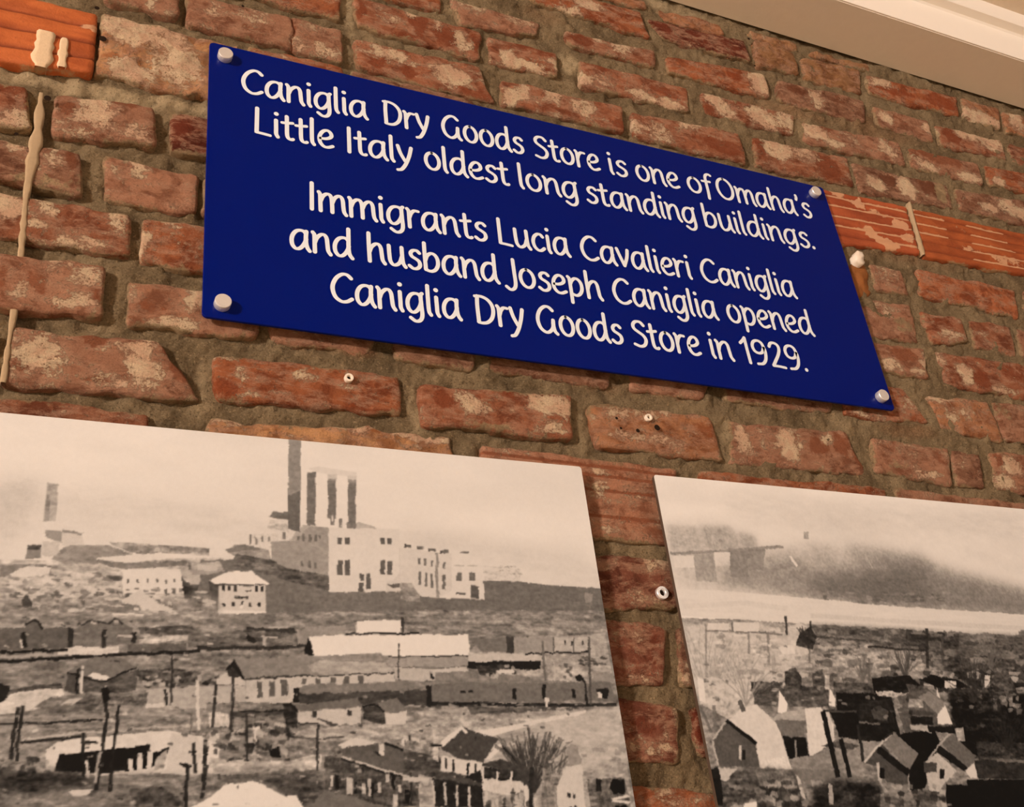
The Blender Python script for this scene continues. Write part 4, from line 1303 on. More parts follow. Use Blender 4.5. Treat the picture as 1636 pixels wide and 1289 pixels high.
A.clutter('e', (0, 760, 560, 1080), 110, [60, 80, 170, 200, 140, 40, 214], (20, 80), (14, 44))
A.poly('e', [(60, 980), (240, 1000), (560, 1000), (700, 960), (760, 950), (760, 1050), (400, 1080), (80, 1090)], 196, 16, (300, 300))
A.poly('e', [(430, 930), (495, 915), (500, 980), (440, 975)], 26)
A.poly('e', [(560, 860), (720, 860), (800, 900), (690, 960), (560, 1000)], 150, 30, (400, 400))
A.poly('e', [(100, 1100), (420, 1070), (780, 1060), (780, 1289), (640, 1289), (350, 1130), (140, 1150)], 92, 24, (250, 400), soft=3)
A.poly('e', [(-320, 1420), (60, 1230), (150, 1150), (345, 1130), (530, 1220), (600, 1215), (645, 1289), (680, 1420)], 236, 2)
A.poly('e', [(720, 1240), (790, 1170), (900, 1180), (1120, 1240), (1150, 1289), (1200, 1400), (640, 1400)], 128, 5)
# brick row house with dark roof
A.poly('e', [(880, 915), (1150, 885), (1371, 960), (1371, 1110), (1170, 1060), (890, 970)], 108, 8, (200, 300))
A.poly('e', [(860, 900), (980, 850), (1110, 885), (1000, 900), (890, 925)], 218, 6)
A.poly('e', [(1270, 840), (1371, 860), (1371, 960), (1250, 900)], 214, 14)
A.line('e', [(1150, 890), (1371, 960)], 16, 40)
A.poly('e', [(780, 960), (890, 975), (1371, 1110), (1371, 1289), (1180, 1289), (780, 1180)], 92, 22, (700, 300))
A.line('e', [(890, 975), (1170, 1065), (1371, 1115)], 12, 206)
A.line('e', [(890, 990), (1170, 1080), (1371, 1130)], 10, 36)
A.rects('e', [(820, 1090, 18, 70), (915, 1110, 40, 100), (1016, 1140, 20, 66), (1052, 1110, 18, 110), (1112, 1140, 20, 60), (1160, 1080, 24, 60), (1240, 1150, 20, 50), (1200, 1210, 30, 80)], 200, 10)
A.rects('e', [(848, 1090, 20, 80), (965, 1130, 16, 70), (1072, 1140, 16, 90), (1200, 1090, 20, 90), (1280, 1180, 30, 90)], 34)
A.rects('e', [(1118, 890, 34, 76)], 214)
A.poly('e', [(1080, 940), (1120, 955), (1140, 975), (1100, 960)], 40)
A.rects('e', [(790, 905, 90, 60)], 150, 50)
for pts, w in (([(740, 770), (735, 1060)], 16), ([(290, 700), (292, 1000)], 14), ([(205, 470), (192, 820)], 18), ([(100, 520), (75, 790)], 18), ([(35, 900), (10, 1230)], 24), ([(1310, 840), (1325, 1289)], 14), ([(1243, 265), (1240, 500)], 9)):
    A.line('e', pts, w, 58, .85)
A.line('e', [(350, 795), (348, 880)], 16, 216)
A.rects('e', [(328, 788, 46, 20)], 226)
# white gabled house with dark porch roofs
A.poly('f', [(-60, 870), (170, 900), (170, 1000), (-60, 960)], 150, 50, (400, 300))
A.poly('f', [(-60, 930), (180, 980), (160, 1110), (-60, 1070)], 96, 16)
A.poly('f', [(175, 920), (300, 790), (530, 860), (440, 1010), (260, 980)], 88, 5)
A.poly('f', [(160, 915), (180, 880), (295, 785), (345, 820), (330, 832), (300, 805), (205, 905)], 226)
A.poly('f', [(120, 800), (158, 800), (158, 1000), (126, 990)], 196, 30, (500, 600))
A.rects('f', [(110, 895, 70, 14)], 40)
A.poly('f', [(175, 970), (440, 1015), (420, 1100), (175, 1060)], 222, 4)
A.rects('f', [(200, 985, 12, 60), (246, 992, 14, 70), (338, 1012, 16, 70), (385, 1020, 12, 50)], 50)
A.poly('f', [(130, 1060), (300, 1085), (440, 1120), (430, 1160), (150, 1120)], 92, 10)
A.poly('f', [(120, 1110), (430, 1160), (440, 1289), (130, 1289)], 46, 12)
A.rects('f', [(120, 1120, 14, 150), (192, 1140, 16, 140), (268, 1150, 16, 130), (342, 1160, 16, 130), (446, 1190, 18, 110), (-60, 1100, 160, 30)], 206, 6)
A.poly('f', [(455, 990), (540, 880), (700, 1040), (560, 1020)], 190, 10)
A.poly('f', [(450, 990), (540, 890), (575, 905), (480, 990)], 226)
A.poly('f', [(555, 900), (690, 1030), (680, 1050), (560, 925)], 36)
A.poly('f', [(440, 1010), (560, 990), (690, 1045), (600, 1060), (430, 1030)], 84, 10)
A.poly('f', [(430, 1040), (700, 1060), (700, 1130), (440, 1120)], 60, 20)
A.poly('f', [(440, 1110), (720, 1130), (725, 1230), (500, 1200), (440, 1180)], 216, 10, (700, 200))
A.rects('f', [(430, 1035, 14, 150), (520, 1060, 14, 80), (610, 1065, 14, 80), (695, 1050, 28, 240)], 222)
A.poly('f', [(320, 1100), (420, 1060), (440, 1140), (400, 1130)], 44)
A.clutter('f', (440, 1190, 740, 1289), 30, [60, 200, 90, 214], (14, 40), (30, 70))
A.trees('f', 760, 1200, 430, 60, 70, .5, 10)
A.trees('f', 700, 1150, 300, 30, 80, .6, 8)
A.trees('f', 880, 1180, 300, 26, 100, .6, 8)
A.poly('f', [(730, 1040), (760, 1040), (750, 1289), (725, 1289)], 60, 10)
A.poly('f', [(810, 1040), (950, 1100), (960, 1289), (800, 1289)], 150, 36, (600, 300))
A.poly('f', [(955, 890), (1030, 910), (1060, 1020), (980, 1030)], 164, 8)
A.poly('f', [(960, 1040), (1060, 1020), (1075, 1289), (900, 1289), (900, 1150)], 216, 6)
A.rects('f', [(970, 1200, 16, 30), (1000, 1205, 14, 26)], 70)
A.clutter('f', (1050, 900, 1320, 1130), 40, [150, 186, 206, 130], (30, 90), (12, 34), .05, .5)
A.poly('f', [(1090, 1110), (1320, 1110), (1370, 1289), (1110, 1289)], 120, 40, (400, 400))
A.poly('f', [(1240, 1120), (1320, 1120), (1330, 1200), (1260, 1210), (1230, 1170)], 22, 8)
A.poly('f', [(1150, 1110), (1180, 1110), (1180, 1190), (1145, 1190)], 40)
A.poly('f', [(1240, 1235), (1340, 1210), (1360, 1225), (1250, 1250)], 226)
A.poly('f', [(1210, 1255), (1380, 1250), (1390, 1300), (1200, 1300)], 40, 20, (400, 600))
A.clutter('d', (0, 100, 1250, 1280), 90, [232, 226, 40, 56, 200], (12, 46), (6, 16), .02, .55)
A.clutter('e', (0, 560, 1360, 1280), 90, [232, 226, 40, 56, 200], (12, 46), (6, 16), .02, .55)
A.clutter('f', (0, 650, 1000, 1280), 70, [232, 226, 40, 56, 200], (10, 40), (6, 18), .02, .55)
# fine grain over everything below the horizon
g = (fbm(A.X, A.Z, 380, 2, 33) - .5)
hz = smooth01(238, 170, A.T) * .8 + .2
A.T += g * 26 * hz

# ---- right print: river, smoke and hillside houses
x_l = (P(1048.5, 759, YP)[0] + P(1143, 1289, YP)[0]) / 2
z_top2 = (P(1048, 759, YP)[1] + P(1636, 812.5, YP)[1]) / 2
B = Canvas(x_l, 1.40, 0.10, z_top2, 0.00088, YP, 238, 11)
B.T += (fbm(B.X * .3, B.Z, 18, 4, 4) - .5) * 26
B.poly('g', [(300, 100), (700, 130), (1636, 190), (1700, 300), (1100, 300), (600, 250), (350, 200)], 214, 16, (60, 200), .6, soft=10)
B.poly('g', [(560, 190), (900, 210), (1060, 250), (900, 270), (600, 230)], 198, 10, (80, 300), .6, soft=10)
# smoke bank and bluff
B.poly('g', [(60, 240), (150, 250), (240, 238), (350, 250), (380, 290), (450, 280), (470, 340), (580, 340), (700, 320), (900, 330), (1150, 350), (1300, 430), (1700, 520), (1700, 640), (1000, 590), (600, 560), (110, 525)], 196, 12, (200, 120), .9, soft=10)
B.poly('g', [(70, 245), (200, 250), (240, 355), (90, 350)], 186, 12, (600, 100), .8, soft=3)
B.poly('g', [(210, 245), (350, 252), (400, 350), (250, 355)], 178, 12, (600, 100), .8, soft=3)
B.poly('g', [(380, 275), (450, 285), (470, 345), (400, 350)], 176, 8, (600, 100), .8, soft=3)
B.line('g', [(85, 370), (300, 358), (580, 338)], 14, 164)
B.poly('g', [(95, 378), (185, 378), (195, 430), (105, 430)], 216, 4)
B.poly('g', [(275, 362), (345, 362), (350, 420), (280, 425)], 216, 4)
B.poly('g', [(185, 375), (275, 365), (290, 490), (200, 490)], 176, 6)
B.poly('g', [(345, 355), (425, 352), (430, 470), (350, 470)], 160, 6)
B.poly('g', [(425, 350), (500, 350), (490, 440), (430, 440)], 152, 8, alpha=.8)
B.poly('g', [(300, 440), (600, 380), (760, 440), (900, 430), (1200, 400), (1700, 560), (1700, 660), (1000, 590), (600, 555), (300, 500)], 158, 14, (120, 200), .75, 150, soft=10)
B.poly('g', [(700, 320), (790, 380), (820, 440), (760, 440), (720, 380)], 170, 10, (500, 120), .7, soft=10)
B.poly('g', [(860, 330), (960, 340), (1000, 440), (900, 430)], 160, 10, (500, 120), .6, soft=10)
B.poly('g', [(960, 340), (1060, 360), (1090, 440), (1000, 440)], 150, 10, (500, 120), .6, soft=10)
B.poly('g', [(700, 490), (950, 450), (1150, 440), (1250, 520), (1230, 600), (980, 590), (700, 540)], 122, 10, (120, 300), .8, soft=10)
B.poly('g', [(1050, 380), (1200, 380), (1230, 520), (1100, 540)], 136, 10, (200, 200), .6, soft=10)
B.poly('g', [(1200, 480), (1700, 560), (1700, 640), (1230, 610)], 148, 12, (120, 200), .7, soft=10)
B.line('g', [(612, 380), (640, 425)], 8, 224)
B.line('g', [(940, 370), (970, 430)], 6, 200, .6)
B.rects('g', [(670, 272, 22, 32)], 176)
B.clutter('g', (700, 530, 1280, 600), 50, [176, 110, 170, 130], (14, 50), (6, 16), .05, .6)
B.poly('g', [(600, 130), (900, 170), (1300, 300), (1700, 380), (1700, 480), (1300, 400), (1100, 350), (800, 290), (480, 230)], 222, 10, (80, 120), .5, soft=10)
# river
B.poly('g', [(100, 525), (300, 530), (700, 565), (1000, 595), (1700, 640), (1700, 740), (1300, 705), (900, 690), (650, 672), (240, 650), (130, 640)], 220, 6, (30, 260))
B.line('g', [(700, 640), (1000, 660), (1700, 700)], 20, 204, .6)
B.line('g', [(140, 600), (420, 585), (600, 610)], 22, 206, .5)
# far bank and flats
B.poly('h', [(0, 20), (250, 25), (640, 50), (1100, 75), (1300, 90), (1700, 105), (1700, 1000), (60, 1000), (0, 200)], 150, 26, (160, 320))
B.poly('h', [(30, 40), (420, 40), (640, 60), (640, 200), (500, 320), (350, 440), (110, 420), (40, 200)], 204, 12, (200, 300), .9, soft=3)
B.poly('h', [(640, 52), (1100, 75), (1300, 92), (1700, 106), (1700, 230), (1200, 180), (900, 160), (650, 110)], 116, 16, (160, 420), soft=3)
B.poly('h', [(1080, 75), (1330, 95), (1330, 170), (1080, 150)], 84, 16, (300, 400))
B.poly('h', [(640, 200), (900, 160), (1200, 180), (1200, 250), (1100, 290), (640, 250)], 176, 18, (160, 420), soft=3)
B.poly('h', [(1200, 170), (1700, 230), (1700, 440), (1300, 300)], 96, 26, (200, 300), soft=3)
B.clutter('h', (130, 40, 640, 330), 60, [176, 190, 150, 220, 160], (20, 90), (6, 20), .03, .6)
B.clutter('h', (640, 70, 1636, 330), 130, [80, 110, 170, 190, 120, 60], (20, 90), (8, 30), .04, .5)
B.line('h', [(140, 80), (260, 82), (410, 90), (500, 100)], 9, 130, .8)
B.rects('h', [(270, 40, 120, 42), (150, 44, 100, 34)], 214, 5)
B.line('h', [(900, 155), (1180, 175)], 10, 50, .8)
B.line('h', [(650, 108), (900, 128)], 8, 80, .8)
for (x, y0, y1, w, t) in ((515, 12, 100, 12, 60), (630, 35, 160, 12, 60), (262, 35, 85, 7, 120), (140, 45, 420, 9, 150), (340, 90, 190, 10, 150), (432, 95, 240, 12, 150), (455, 190, 290, 16, 176), (1178, 70, 260, 14, 60), (1250, 130, 230, 12, 90), (905, 220, 330, 10, 120), (625, 160, 250, 8, 130)):
    B.line('h', [(x, y0), (x + 5, y1)], w, t, .8)
B.poly('h', [(580, 100), (630, 60), (660, 110), (640, 170), (560, 150)], 76, 18)
B.trees('h', 620, 160, 110, 20, 70, .7, 5)
B.poly('h', [(350, 160), (420, 145), (440, 200), (370, 210)], 186, 24)
B.poly('h', [(480, 160), (560, 140), (560, 190), (500, 190)], 216, 10)
B.clutter('h', (660, 140, 790, 200), 20, [80, 190, 110], (20, 50), (10, 22), .1)
B.trees('h', 150, 420, 360, 24, 176, .3, 7)
B.trees('h', 230, 380, 260, 24, 184, .6, 6)
B.trees('h', 1080, 300, 160, 30, 96, .5, 6)
B.trees('h', 880, 320, 130, 20, 120, .5, 5)
B.trees('h', 1480, 260, 160, 30, 120, .6, 6)
# mid-ground block of roofs
B.poly('h', [(510, 270), (560, 250), (590, 300), (590, 350), (515, 350)], 84, 14)
B.poly('h', [(640, 280), (690, 260), (700, 340), (640, 340)], 96, 14)
B.poly('h', [(350, 320), (500, 322), (500, 340), (720, 345), (720, 440), (370, 435)], 104, 18, (200, 300))
B.poly('h', [(100, 300), (350, 310), (370, 440), (250, 500), (110, 420)], 204, 16, (300, 300), .8)
B.poly('h', [(740, 320), (930, 330), (930, 360), (1000, 390), (740, 380)], 110, 18)
B.poly('h', [(485, 362), (525, 425), (520, 465), (478, 468)], 232, 2)
B.poly('h', [(725, 352), (750, 400), (748, 440), (722, 430)], 230, 2)
B.poly('h', [(700, 290), (720, 290), (722, 360), (700, 350)], 190, 14)
B.poly('h', [(755, 370), (1010, 380), (1060, 590), (900, 600), (760, 580)], 36, 10)
B.poly('h', [(860, 420), (1000, 400), (1030, 510), (860, 520)], 52, 10, (300, 300))
B.poly('h', [(920, 300), (1100, 290), (1170, 360), (1150, 390), (930, 370)], 40, 14)
B.poly('h', [(1080, 330), (1150, 340), (1180, 380), (1100, 380)], 96, 14)
B.poly('h', [(935, 360), (1150, 378), (1140, 400), (950, 388)], 190, 36, (500, 600))
B.clutter('h', (1130, 270, 1620, 370), 50, [36, 200, 216, 44, 90, 60], (20, 70), (12, 34))
B.poly('h', [(1200, 290), (1320, 310), (1390, 350), (1240, 350), (1140, 310)], 30, 8)
B.rects('h', [(1262, 315, 56, 34), (1450, 290, 26, 60)], 206, 10)
B.poly('h', [(1480, 290), (1560, 270), (1600, 360), (1500, 370)], 96, 14)
B.poly('h', [(1280, 360), (1500, 370), (1700, 380), (1700, 660), (1340, 680), (1290, 460)], 34, 16, (200, 200), soft=3)
B.poly('h', [(1370, 380), (1510, 380), (1530, 460), (1400, 470)], 60, 16, (300, 300))
B.clutter('h', (1490, 370, 1600, 460), 22, [176, 60, 190, 130], (16, 40), (14, 30))
# big pale roof house, left
B.poly('h', [(245, 505), (310, 440), (380, 430), (480, 520), (530, 690), (540, 725), (395, 725), (375, 605)], 214, 8, (200, 300))
B.poly('h', [(170, 590), (240, 505), (375, 610), (392, 722), (200, 720)], 106, 4)
B.line('h', [(170, 592), (240, 505)], 9, 190)
B.line('h', [(236, 502), (378, 612)], 16, 34)
B.rects('h', [(312, 640, 14, 50)], 44)
B.rects('h', [(296, 620, 12, 70)], 200)
B.line('h', [(170, 600), (200, 720)], 9, 190)
B.poly('h', [(400, 690), (520, 670), (545, 728), (400, 728)], 222, 22, (500, 500))
# porch building
B.poly('h', [(440, 490), (520, 460), (610, 450), (610, 500), (460, 505)], 182, 8)
B.poly('h', [(460, 500), (600, 505), (605, 580), (500, 575)], 130, 6)
B.poly('h', [(500, 575), (610, 582), (628, 680), (530, 680)], 34, 10)
B.rects('h', [(560, 590, 10, 86)], 160)
B.poly('h', [(605, 445), (680, 440), (740, 520), (745, 600), (650, 660), (630, 680)], 218, 12, (300, 300))
B.poly('h', [(700, 450), (720, 455), (745, 600), (725, 600)], 206, 8)
B.poly('h', [(720, 450), (850, 460), (870, 580), (760, 560)], 30, 8)
B.line('h', [(690, 460), (850, 460)], 10, 90)
B.line('h', [(860, 510), (960, 520)], 9, 130)
B.poly('h', [(915, 450), (960, 430), (1000, 460), (990, 500), (930, 500)], 92, 8)
# street and yards
B.poly('h', [(540, 680), (660, 660), (760, 600), (860, 600), (960, 620), (880, 700), (880, 780), (700, 800), (560, 780)], 160, 10, (160, 300))
B.poly('h', [(540, 725), (760, 740), (900, 770), (780, 800), (600, 790)], 140, 8)
B.poly('h', [(680, 620), (760, 600), (860, 620), (830, 640)], 96, 14, (300, 300))
B.line('h', [(690, 460), (762, 770)], 22, 38)
B.line('h', [(775, 590), (818, 770)], 20, 38)
B.line('h', [(855, 520), (880, 700)], 14, 60)
B.line('h', [(1045, 430), (1090, 570)], 22, 110)
# two gabled houses at the right
B.poly('h', [(990, 590), (1200, 520), (1240, 600), (1170, 820), (1100, 830), (1090, 640)], 26, 8)
B.poly('h', [(970, 590), (1020, 555), (1140, 660), (1095, 740)], 140, 6, (300, 300))
B.poly('h', [(880, 700), (965, 610), (1090, 740), (1090, 810), (990, 790), (950, 720)], 92, 6)
B.poly('h', [(955, 620), (1100, 735), (1090, 765), (945, 655)], 34)
B.line('h', [(885, 700), (965, 605), (1020, 558)], 12, 198)
B.line('h', [(1020, 558), (970, 592)], 10, 60)
B.line('h', [(948, 700), (960, 800), (990, 840)], 14, 196)
B.rects('h', [(958, 725, 22, 50)], 34)
B.poly('h', [(1240, 600), (1290, 560), (1410, 670), (1365, 740)], 122, 6, (300, 300))
B.poly('h', [(1235, 615), (1380, 730), (1360, 745), (1225, 650)], 38)
B.poly('h', [(1165, 700), (1230, 655), (1320, 740), (1260, 800), (1230, 850), (1190, 830)], 196, 6)
B.rects('h', [(1165, 700, 60, 46)], 90, 8)
B.rects('h', [(1240, 730, 22, 44)], 40)
B.line('h', [(1180, 700), (1235, 620), (1290, 562)], 10, 180)
B.poly('h', [(1360, 740), (1400, 700), (1418, 775), (1385, 770)], 214)
# far gabled house
B.poly('h', [(1040, 390), (1180, 350), (1265, 430), (1300, 540), (1100, 560)], 110, 10)
B.poly('h', [(1140, 395), (1190, 365), (1270, 430), (1235, 475)], 150, 5)
B.poly('h', [(1095, 450), (1220, 465), (1210, 480), (1095, 475)], 90)
B.poly('h', [(1100, 480), (1210, 490), (1210, 525), (1105, 515)], 40, 8)
B.poly('h', [(1100, 520), (1210, 530), (1200, 560), (1105, 545)], 186, 8)
B.poly('h', [(1265, 430), (1300, 520), (1230, 520), (1228, 480)], 226)
B.poly('h', [(1180, 530), (1320, 530), (1310, 560), (1190, 555)], 36)
B.poly('h', [(1310, 540), (1350, 530), (1360, 600), (1325, 600)], 176, 14)
B.rects('h', [(1090, 400, 70, 40)], 170, 30)
B.poly('h', [(1225, 340), (1240, 400), (1225, 385)], 216)
# dark foreground
B.poly('h', [(1410, 600), (1700, 610), (1700, 680), (1420, 690)], 76, 14, (200, 300))
B.poly('h', [(1400, 690), (1700, 680), (1700, 780), (1420, 775)], 66, 10, (200, 300))
B.line('h', [(1510, 690), (1700, 698)], 14, 130)
B.poly('h', [(1370, 780), (1700, 780), (1700, 1000), (1380, 1000)], 28, 8)
B.poly('h', [(1270, 800), (1375, 810), (1385, 1000), (1275, 1000)], 14, 4)
B.poly('h', [(160, 730), (290, 730), (400, 728), (560, 740), (600, 860), (720, 800), (900, 790), (990, 840), (990, 1000), (180, 1000)], 96, 34, (250, 300), soft=3)
B.poly('h', [(195, 725), (290, 730), (240, 790), (205, 780)], 196, 8)
B.poly('h', [(160, 730), (195, 720), (215, 800), (220, 900), (180, 900)], 40, 8)
B.poly('h', [(370, 735), (550, 740), (560, 830), (400, 820)], 130, 20, (400, 300))
B.poly('h', [(560, 750), (585, 780), (610, 870), (590, 860)], 196)
B.clutter('h', (240, 780, 640, 920), 70, [50, 176, 110, 190, 70, 150], (16, 60), (14, 40))
B.poly('h', [(640, 820), (780, 780), (960, 800), (980, 1000), (640, 1000)], 54, 18, (300, 300), soft=3)
B.poly('h', [(715, 800), (735, 805), (740, 900), (715, 890)], 180, 10)
B.poly('h', [(960, 850), (1150, 830), (1240, 860), (1270, 1000), (960, 1000)], 120, 22, (200, 300))
B.clutter('h', (980, 800, 1260, 909), 26, [40, 186, 60, 160], (16, 50), (14, 34))
B.poly('h', [(320, 890), (380, 885), (380, 940), (320, 930)], 226)
B.clutter('h', (60, 120, 900, 430), 70, [214, 226, 120, 90], (10, 36), (6, 16), .04, .5)
B.clutter('h', (900, 200, 1640, 560), 60, [200, 30, 60, 120], (10, 36), (6, 18), .04, .5)
B.trees('h', 330, 430, 260, 30, 170, .7, 5)
B.trees('h', 1400, 420, 220, 30, 70, .7, 6)
B.trees('h', 1560, 640, 200, 30, 54, .7, 8)
B.line('h', [(110, 430), (165, 560)], 12, 120, .8)
B.line('h', [(180, 430), (185, 560)], 18, 130, .8)
B.line('h', [(300, 410), (318, 460)], 20, 90, .8)
B.poly('h', [(100, 300), (130, 310), (140, 420), (110, 410)], 224, 6)
g = (fbm(B.X, B.Z, 380, 2, 35) - .5)
B.T += g * 26 * (smooth01(236, 170, B.T) * .8 + .2)

B.T += 16 * smooth01(150, 215, B.T)
pA = panel_object('photograph_panel', -0.42, x_r, -0.08, z_top, YP, 0.005, A.finish(1), A.x0, A.x1, A.z0, A.z1,
                  'wide grey photograph print of a rail yard and four-chimney power station, left of the gap')
pB = panel_object('photograph_panel.001', x_l, x_l + (x_r + 0.42), -0.08, z_top2, YP, 0.005, B.finish(1, .2), B.x0, B.x1, B.z0, B.z1,
                  'wide grey photograph print of a river and hillside houses, right of the gap')


# ------------------------------------------------------------------ blue plaque
YS = -0.017
sx0 = (P(334.5, 66, YS)[0] + P(323.5, 505, YS)[0]) / 2
sx1 = (P(1313.5, 299.5, YS)[0] + P(1432, 656, YS)[0]) / 2
sz1 = (P(334.5, 66, YS)[1] + P(1313.5, 299.5, YS)[1]) / 2
sz0 = (P(323.5, 505, YS)[1] + P(1432, 656, YS)[1]) / 2
plaque = bpy.data.objects.new('wall_plaque', None)
COL.objects.link(plaque)
plaque.location = ((sx0 + sx1) / 2, 0, sz0)
tag(plaque, 'wide blue rectangular plaque with white lettering, fixed to the brick wall', 'plaque')
PINV = Matrix.Translation(-Vector(plaque.location))


def add_child(o, root=plaque, inv=PINV):
    o.data.transform(inv)
    o.parent = root
    return o


bm = bmesh.new()
r = 0.006
ring = []
for (ax, az, a0) in ((sx1 - r, sz1 - r, 0), (sx0 + r, sz1 - r, 90), (sx0 + r, sz0 + r, 180), (sx1 - r, sz0 + r, 270)):
    for k in range(7):
        a = math.radians(a0 + k * 15)
        ring.append((ax + r * math.cos(a), az + r * math.sin(a), math.cos(a), math.sin(a)))
layers = [(YS, .0006), (YS + .0006, 0), (YS + .0034, 0), (YS + .004, .0006)]
vl = [[bm.verts.new((x - cx_ * ins, y, z - cz_ * ins)) for x, z, cx_, cz_ in ring] for y, ins in layers]
bm.faces.new(vl[0])
bm.faces.new(vl[-1][::-1])
for a_, b_ in zip(vl[:-1], vl[1:]):
    for i in range(len(ring)):
        j = (i + 1) % len(ring)
        bm.faces.new((a_[j], a_[i], b_[i], b_[j]))
bmesh.ops.recalc_face_normals(bm, faces=bm.faces)
me = bpy.data.meshes.new('sign_plate')
bm.to_mesh(me)
bm.free()
add_child(link('sign_plate', me, None, M_BLUE))


# lettering: pen strokes, 100 = capital height
def ell(cx, cy, rx, ry, a0, a1, n=10):
    return [(cx + rx * math.cos(math.radians(a0 + (a1 - a0) * k / n)), cy + ry * math.sin(math.radians(a0 + (a1 - a0) * k / n))) for k in range(n + 1)]


BOWL = [(50, 62), (44, 69), (32, 71), (19, 65), (9, 50), (5, 33), (7, 14), (16, 2), (27, 2), (38, 12), (47, 28), (51, 42)]
GL = {
    'a': (64, [BOWL, [(52, 70), (50, 45), (51, 22), (55, 8), (61, -1)]]),
    'b': (60, [[(9, 106), (8, 60), (8, 4)], [(9, 40), (16, 58), (30, 69), (43, 65), (51, 50), (51, 28), (42, 9), (28, 0), (15, 1), (8, 6)]]),
    'c': (50, [[(45, 60), (37, 69), (25, 68), (12, 55), (6, 34), (10, 13), (22, 1), (34, 2), (46, 12)]]),
    'd': (64, [BOWL, [(52, 107), (51, 70), (50, 40), (51, 18), (55, 6), (61, -2)]]),
    'e': (54, [[(9, 33), (24, 34), (38, 40), (46, 50), (43, 64), (32, 71), (19, 65), (9, 50), (5, 33), (8, 14), (19, 1), (33, 0), (49, 8)]]),
    'f': (40, [[(42, 102), (34, 106), (24, 101), (18, 88), (17, 60), (17, 20), (15, -17)], [(1, 66), (18, 67), (34, 69)]]),
    'g': (62, [BOWL, [(56, 74), (51, 66), (51, 30), (52, 0), (49, -17), (40, -28), (27, -30), (12, -20)]]),
    'h': (62, [[(9, 106), (8, 60), (8, 0)], [(9, 36), (16, 54), (29, 68), (40, 69), (47, 58), (49, 35), (51, 12), (58, -1)]]),
    'i': (22, [[(9, 68), (9, 35), (9, 12), (14, 0)], [(10, 95), (10.5, 96)]]),
    'l': (22, [[(9, 107), (8, 60), (8, 14), (14, 0)]]),
    'm': (92, [[(4, 72), (8, 62), (8, 30), (8, 0)], [(9, 38), (17, 58), (29, 69), (39, 67), (44, 54), (45, 30), (45, 1)], [(46, 38), (54, 58), (66, 69), (75, 67), (80, 54), (81, 30), (83, 10), (89, -1)]]),
    'n': (62, [[(3, 72), (8, 62), (8, 30), (8, 0)], [(9, 36), (16, 54), (29, 68), (40, 69), (47, 58), (49, 35), (51, 12), (58, -1)]]),
    'o': (60, [ell(29, 35, 24, 35.5, 90, 450, 20)]),
    'p': (60, [[(4, 72), (9, 62), (9, 10), (8, -30)], [(9, 42), (17, 58), (30, 69), (43, 65), (51, 50), (51, 28), (42, 9), (28, 0), (12, 4)]]),
    'r': (44, [[(3, 72), (8, 62), (8, 30), (8, 0)], [(9, 38), (16, 56), (27, 68), (41, 68)]]),
    's': (47, [[(42, 62), (33, 70), (20, 68), (12, 57), (16, 45), (28, 38), (39, 29), (41, 14), (32, 2), (18, -1), (5, 8)]]),
    't': (40, [[(17, 93), (17, 55), (17, 18), (21, 4), (30, 0), (36, 3)], [(1, 64), (18, 66), (36, 70)]]),
    'u': (62, [[(7, 72), (7, 40), (9, 14), (18, 1), (30, 3), (41, 14), (48, 34)], [(50, 72), (50, 35), (52, 12), (59, -1)]]),
    'v': (52, [[(3, 72), (12, 40), (24, 2)], [(47, 72), (40, 40), (24, 2)]]),
    'y': (54, [[(4, 72), (12, 40), (26, 10)], [(50, 72), (42, 38), (30, 4), (20, -16), (10, -29), (-2, -33)]]),
    'C': (72, [[(66, 88), (54, 99), (38, 99), (20, 84), (8, 60), (6, 38), (14, 14), (32, 1), (50, 3), (66, 14)]]),
    'D': (78, [[(14, 98), (11, 60), (11, 1)], [(5, 97), (28, 99), (50, 92), (66, 74), (70, 50), (62, 22), (44, 4), (24, -1), (9, 1)]]),
    'G': (80, [[(66, 88), (54, 99), (38, 99), (20, 84), (8, 60), (6, 36), (14, 12), (32, 0), (48, 6), (60, 22), (63, 42)], [(64, 50), (63, 26), (66, 8), (74, -1)]]),
    'I': (24, [[(12, 102), (11, 50), (10, 0)]]),
    'J': (44, [[(34, 102), (34, 50), (34, 8), (28, -12), (14, -20), (0, -10)]]),
    'L': (58, [[(12, 102), (11, 50), (10, 2), (10, 1)], [(9, 2), (30, 1), (53, -1)]]),
    'O': (86, [ell(42, 50, 36, 50, 90, 450, 24)]),
    'S': (62, [[(56, 86), (44, 98), (26, 97), (14, 84), (16, 68), (32, 56), (48, 45), (56, 28), (48, 8), (30, 0), (8, 6)]]),
    "'": (20, [[(12, 102), (13, 92), (9, 80)]]),
    '.': (22, [[(9, 4), (9.5, 5)]]),
    '1': (36, [[(2, 78), (14, 90), (23, 102)], [(23, 102), (23, 50), (24, 0)]]),
    '2': (58, [[(8, 82), (16, 96), (30, 100), (43, 92), (45, 74), (36, 50), (20, 24), (7, 3)], [(6, 2), (30, 2), (54, 0)]]),
    '9': (60, [[(50, 74), (44, 92), (30, 99), (14, 92), (6, 74), (10, 54), (24, 46), (40, 52), (50, 72), (52, 50), (46, 22), (32, 4), (12, 0)]]),
}


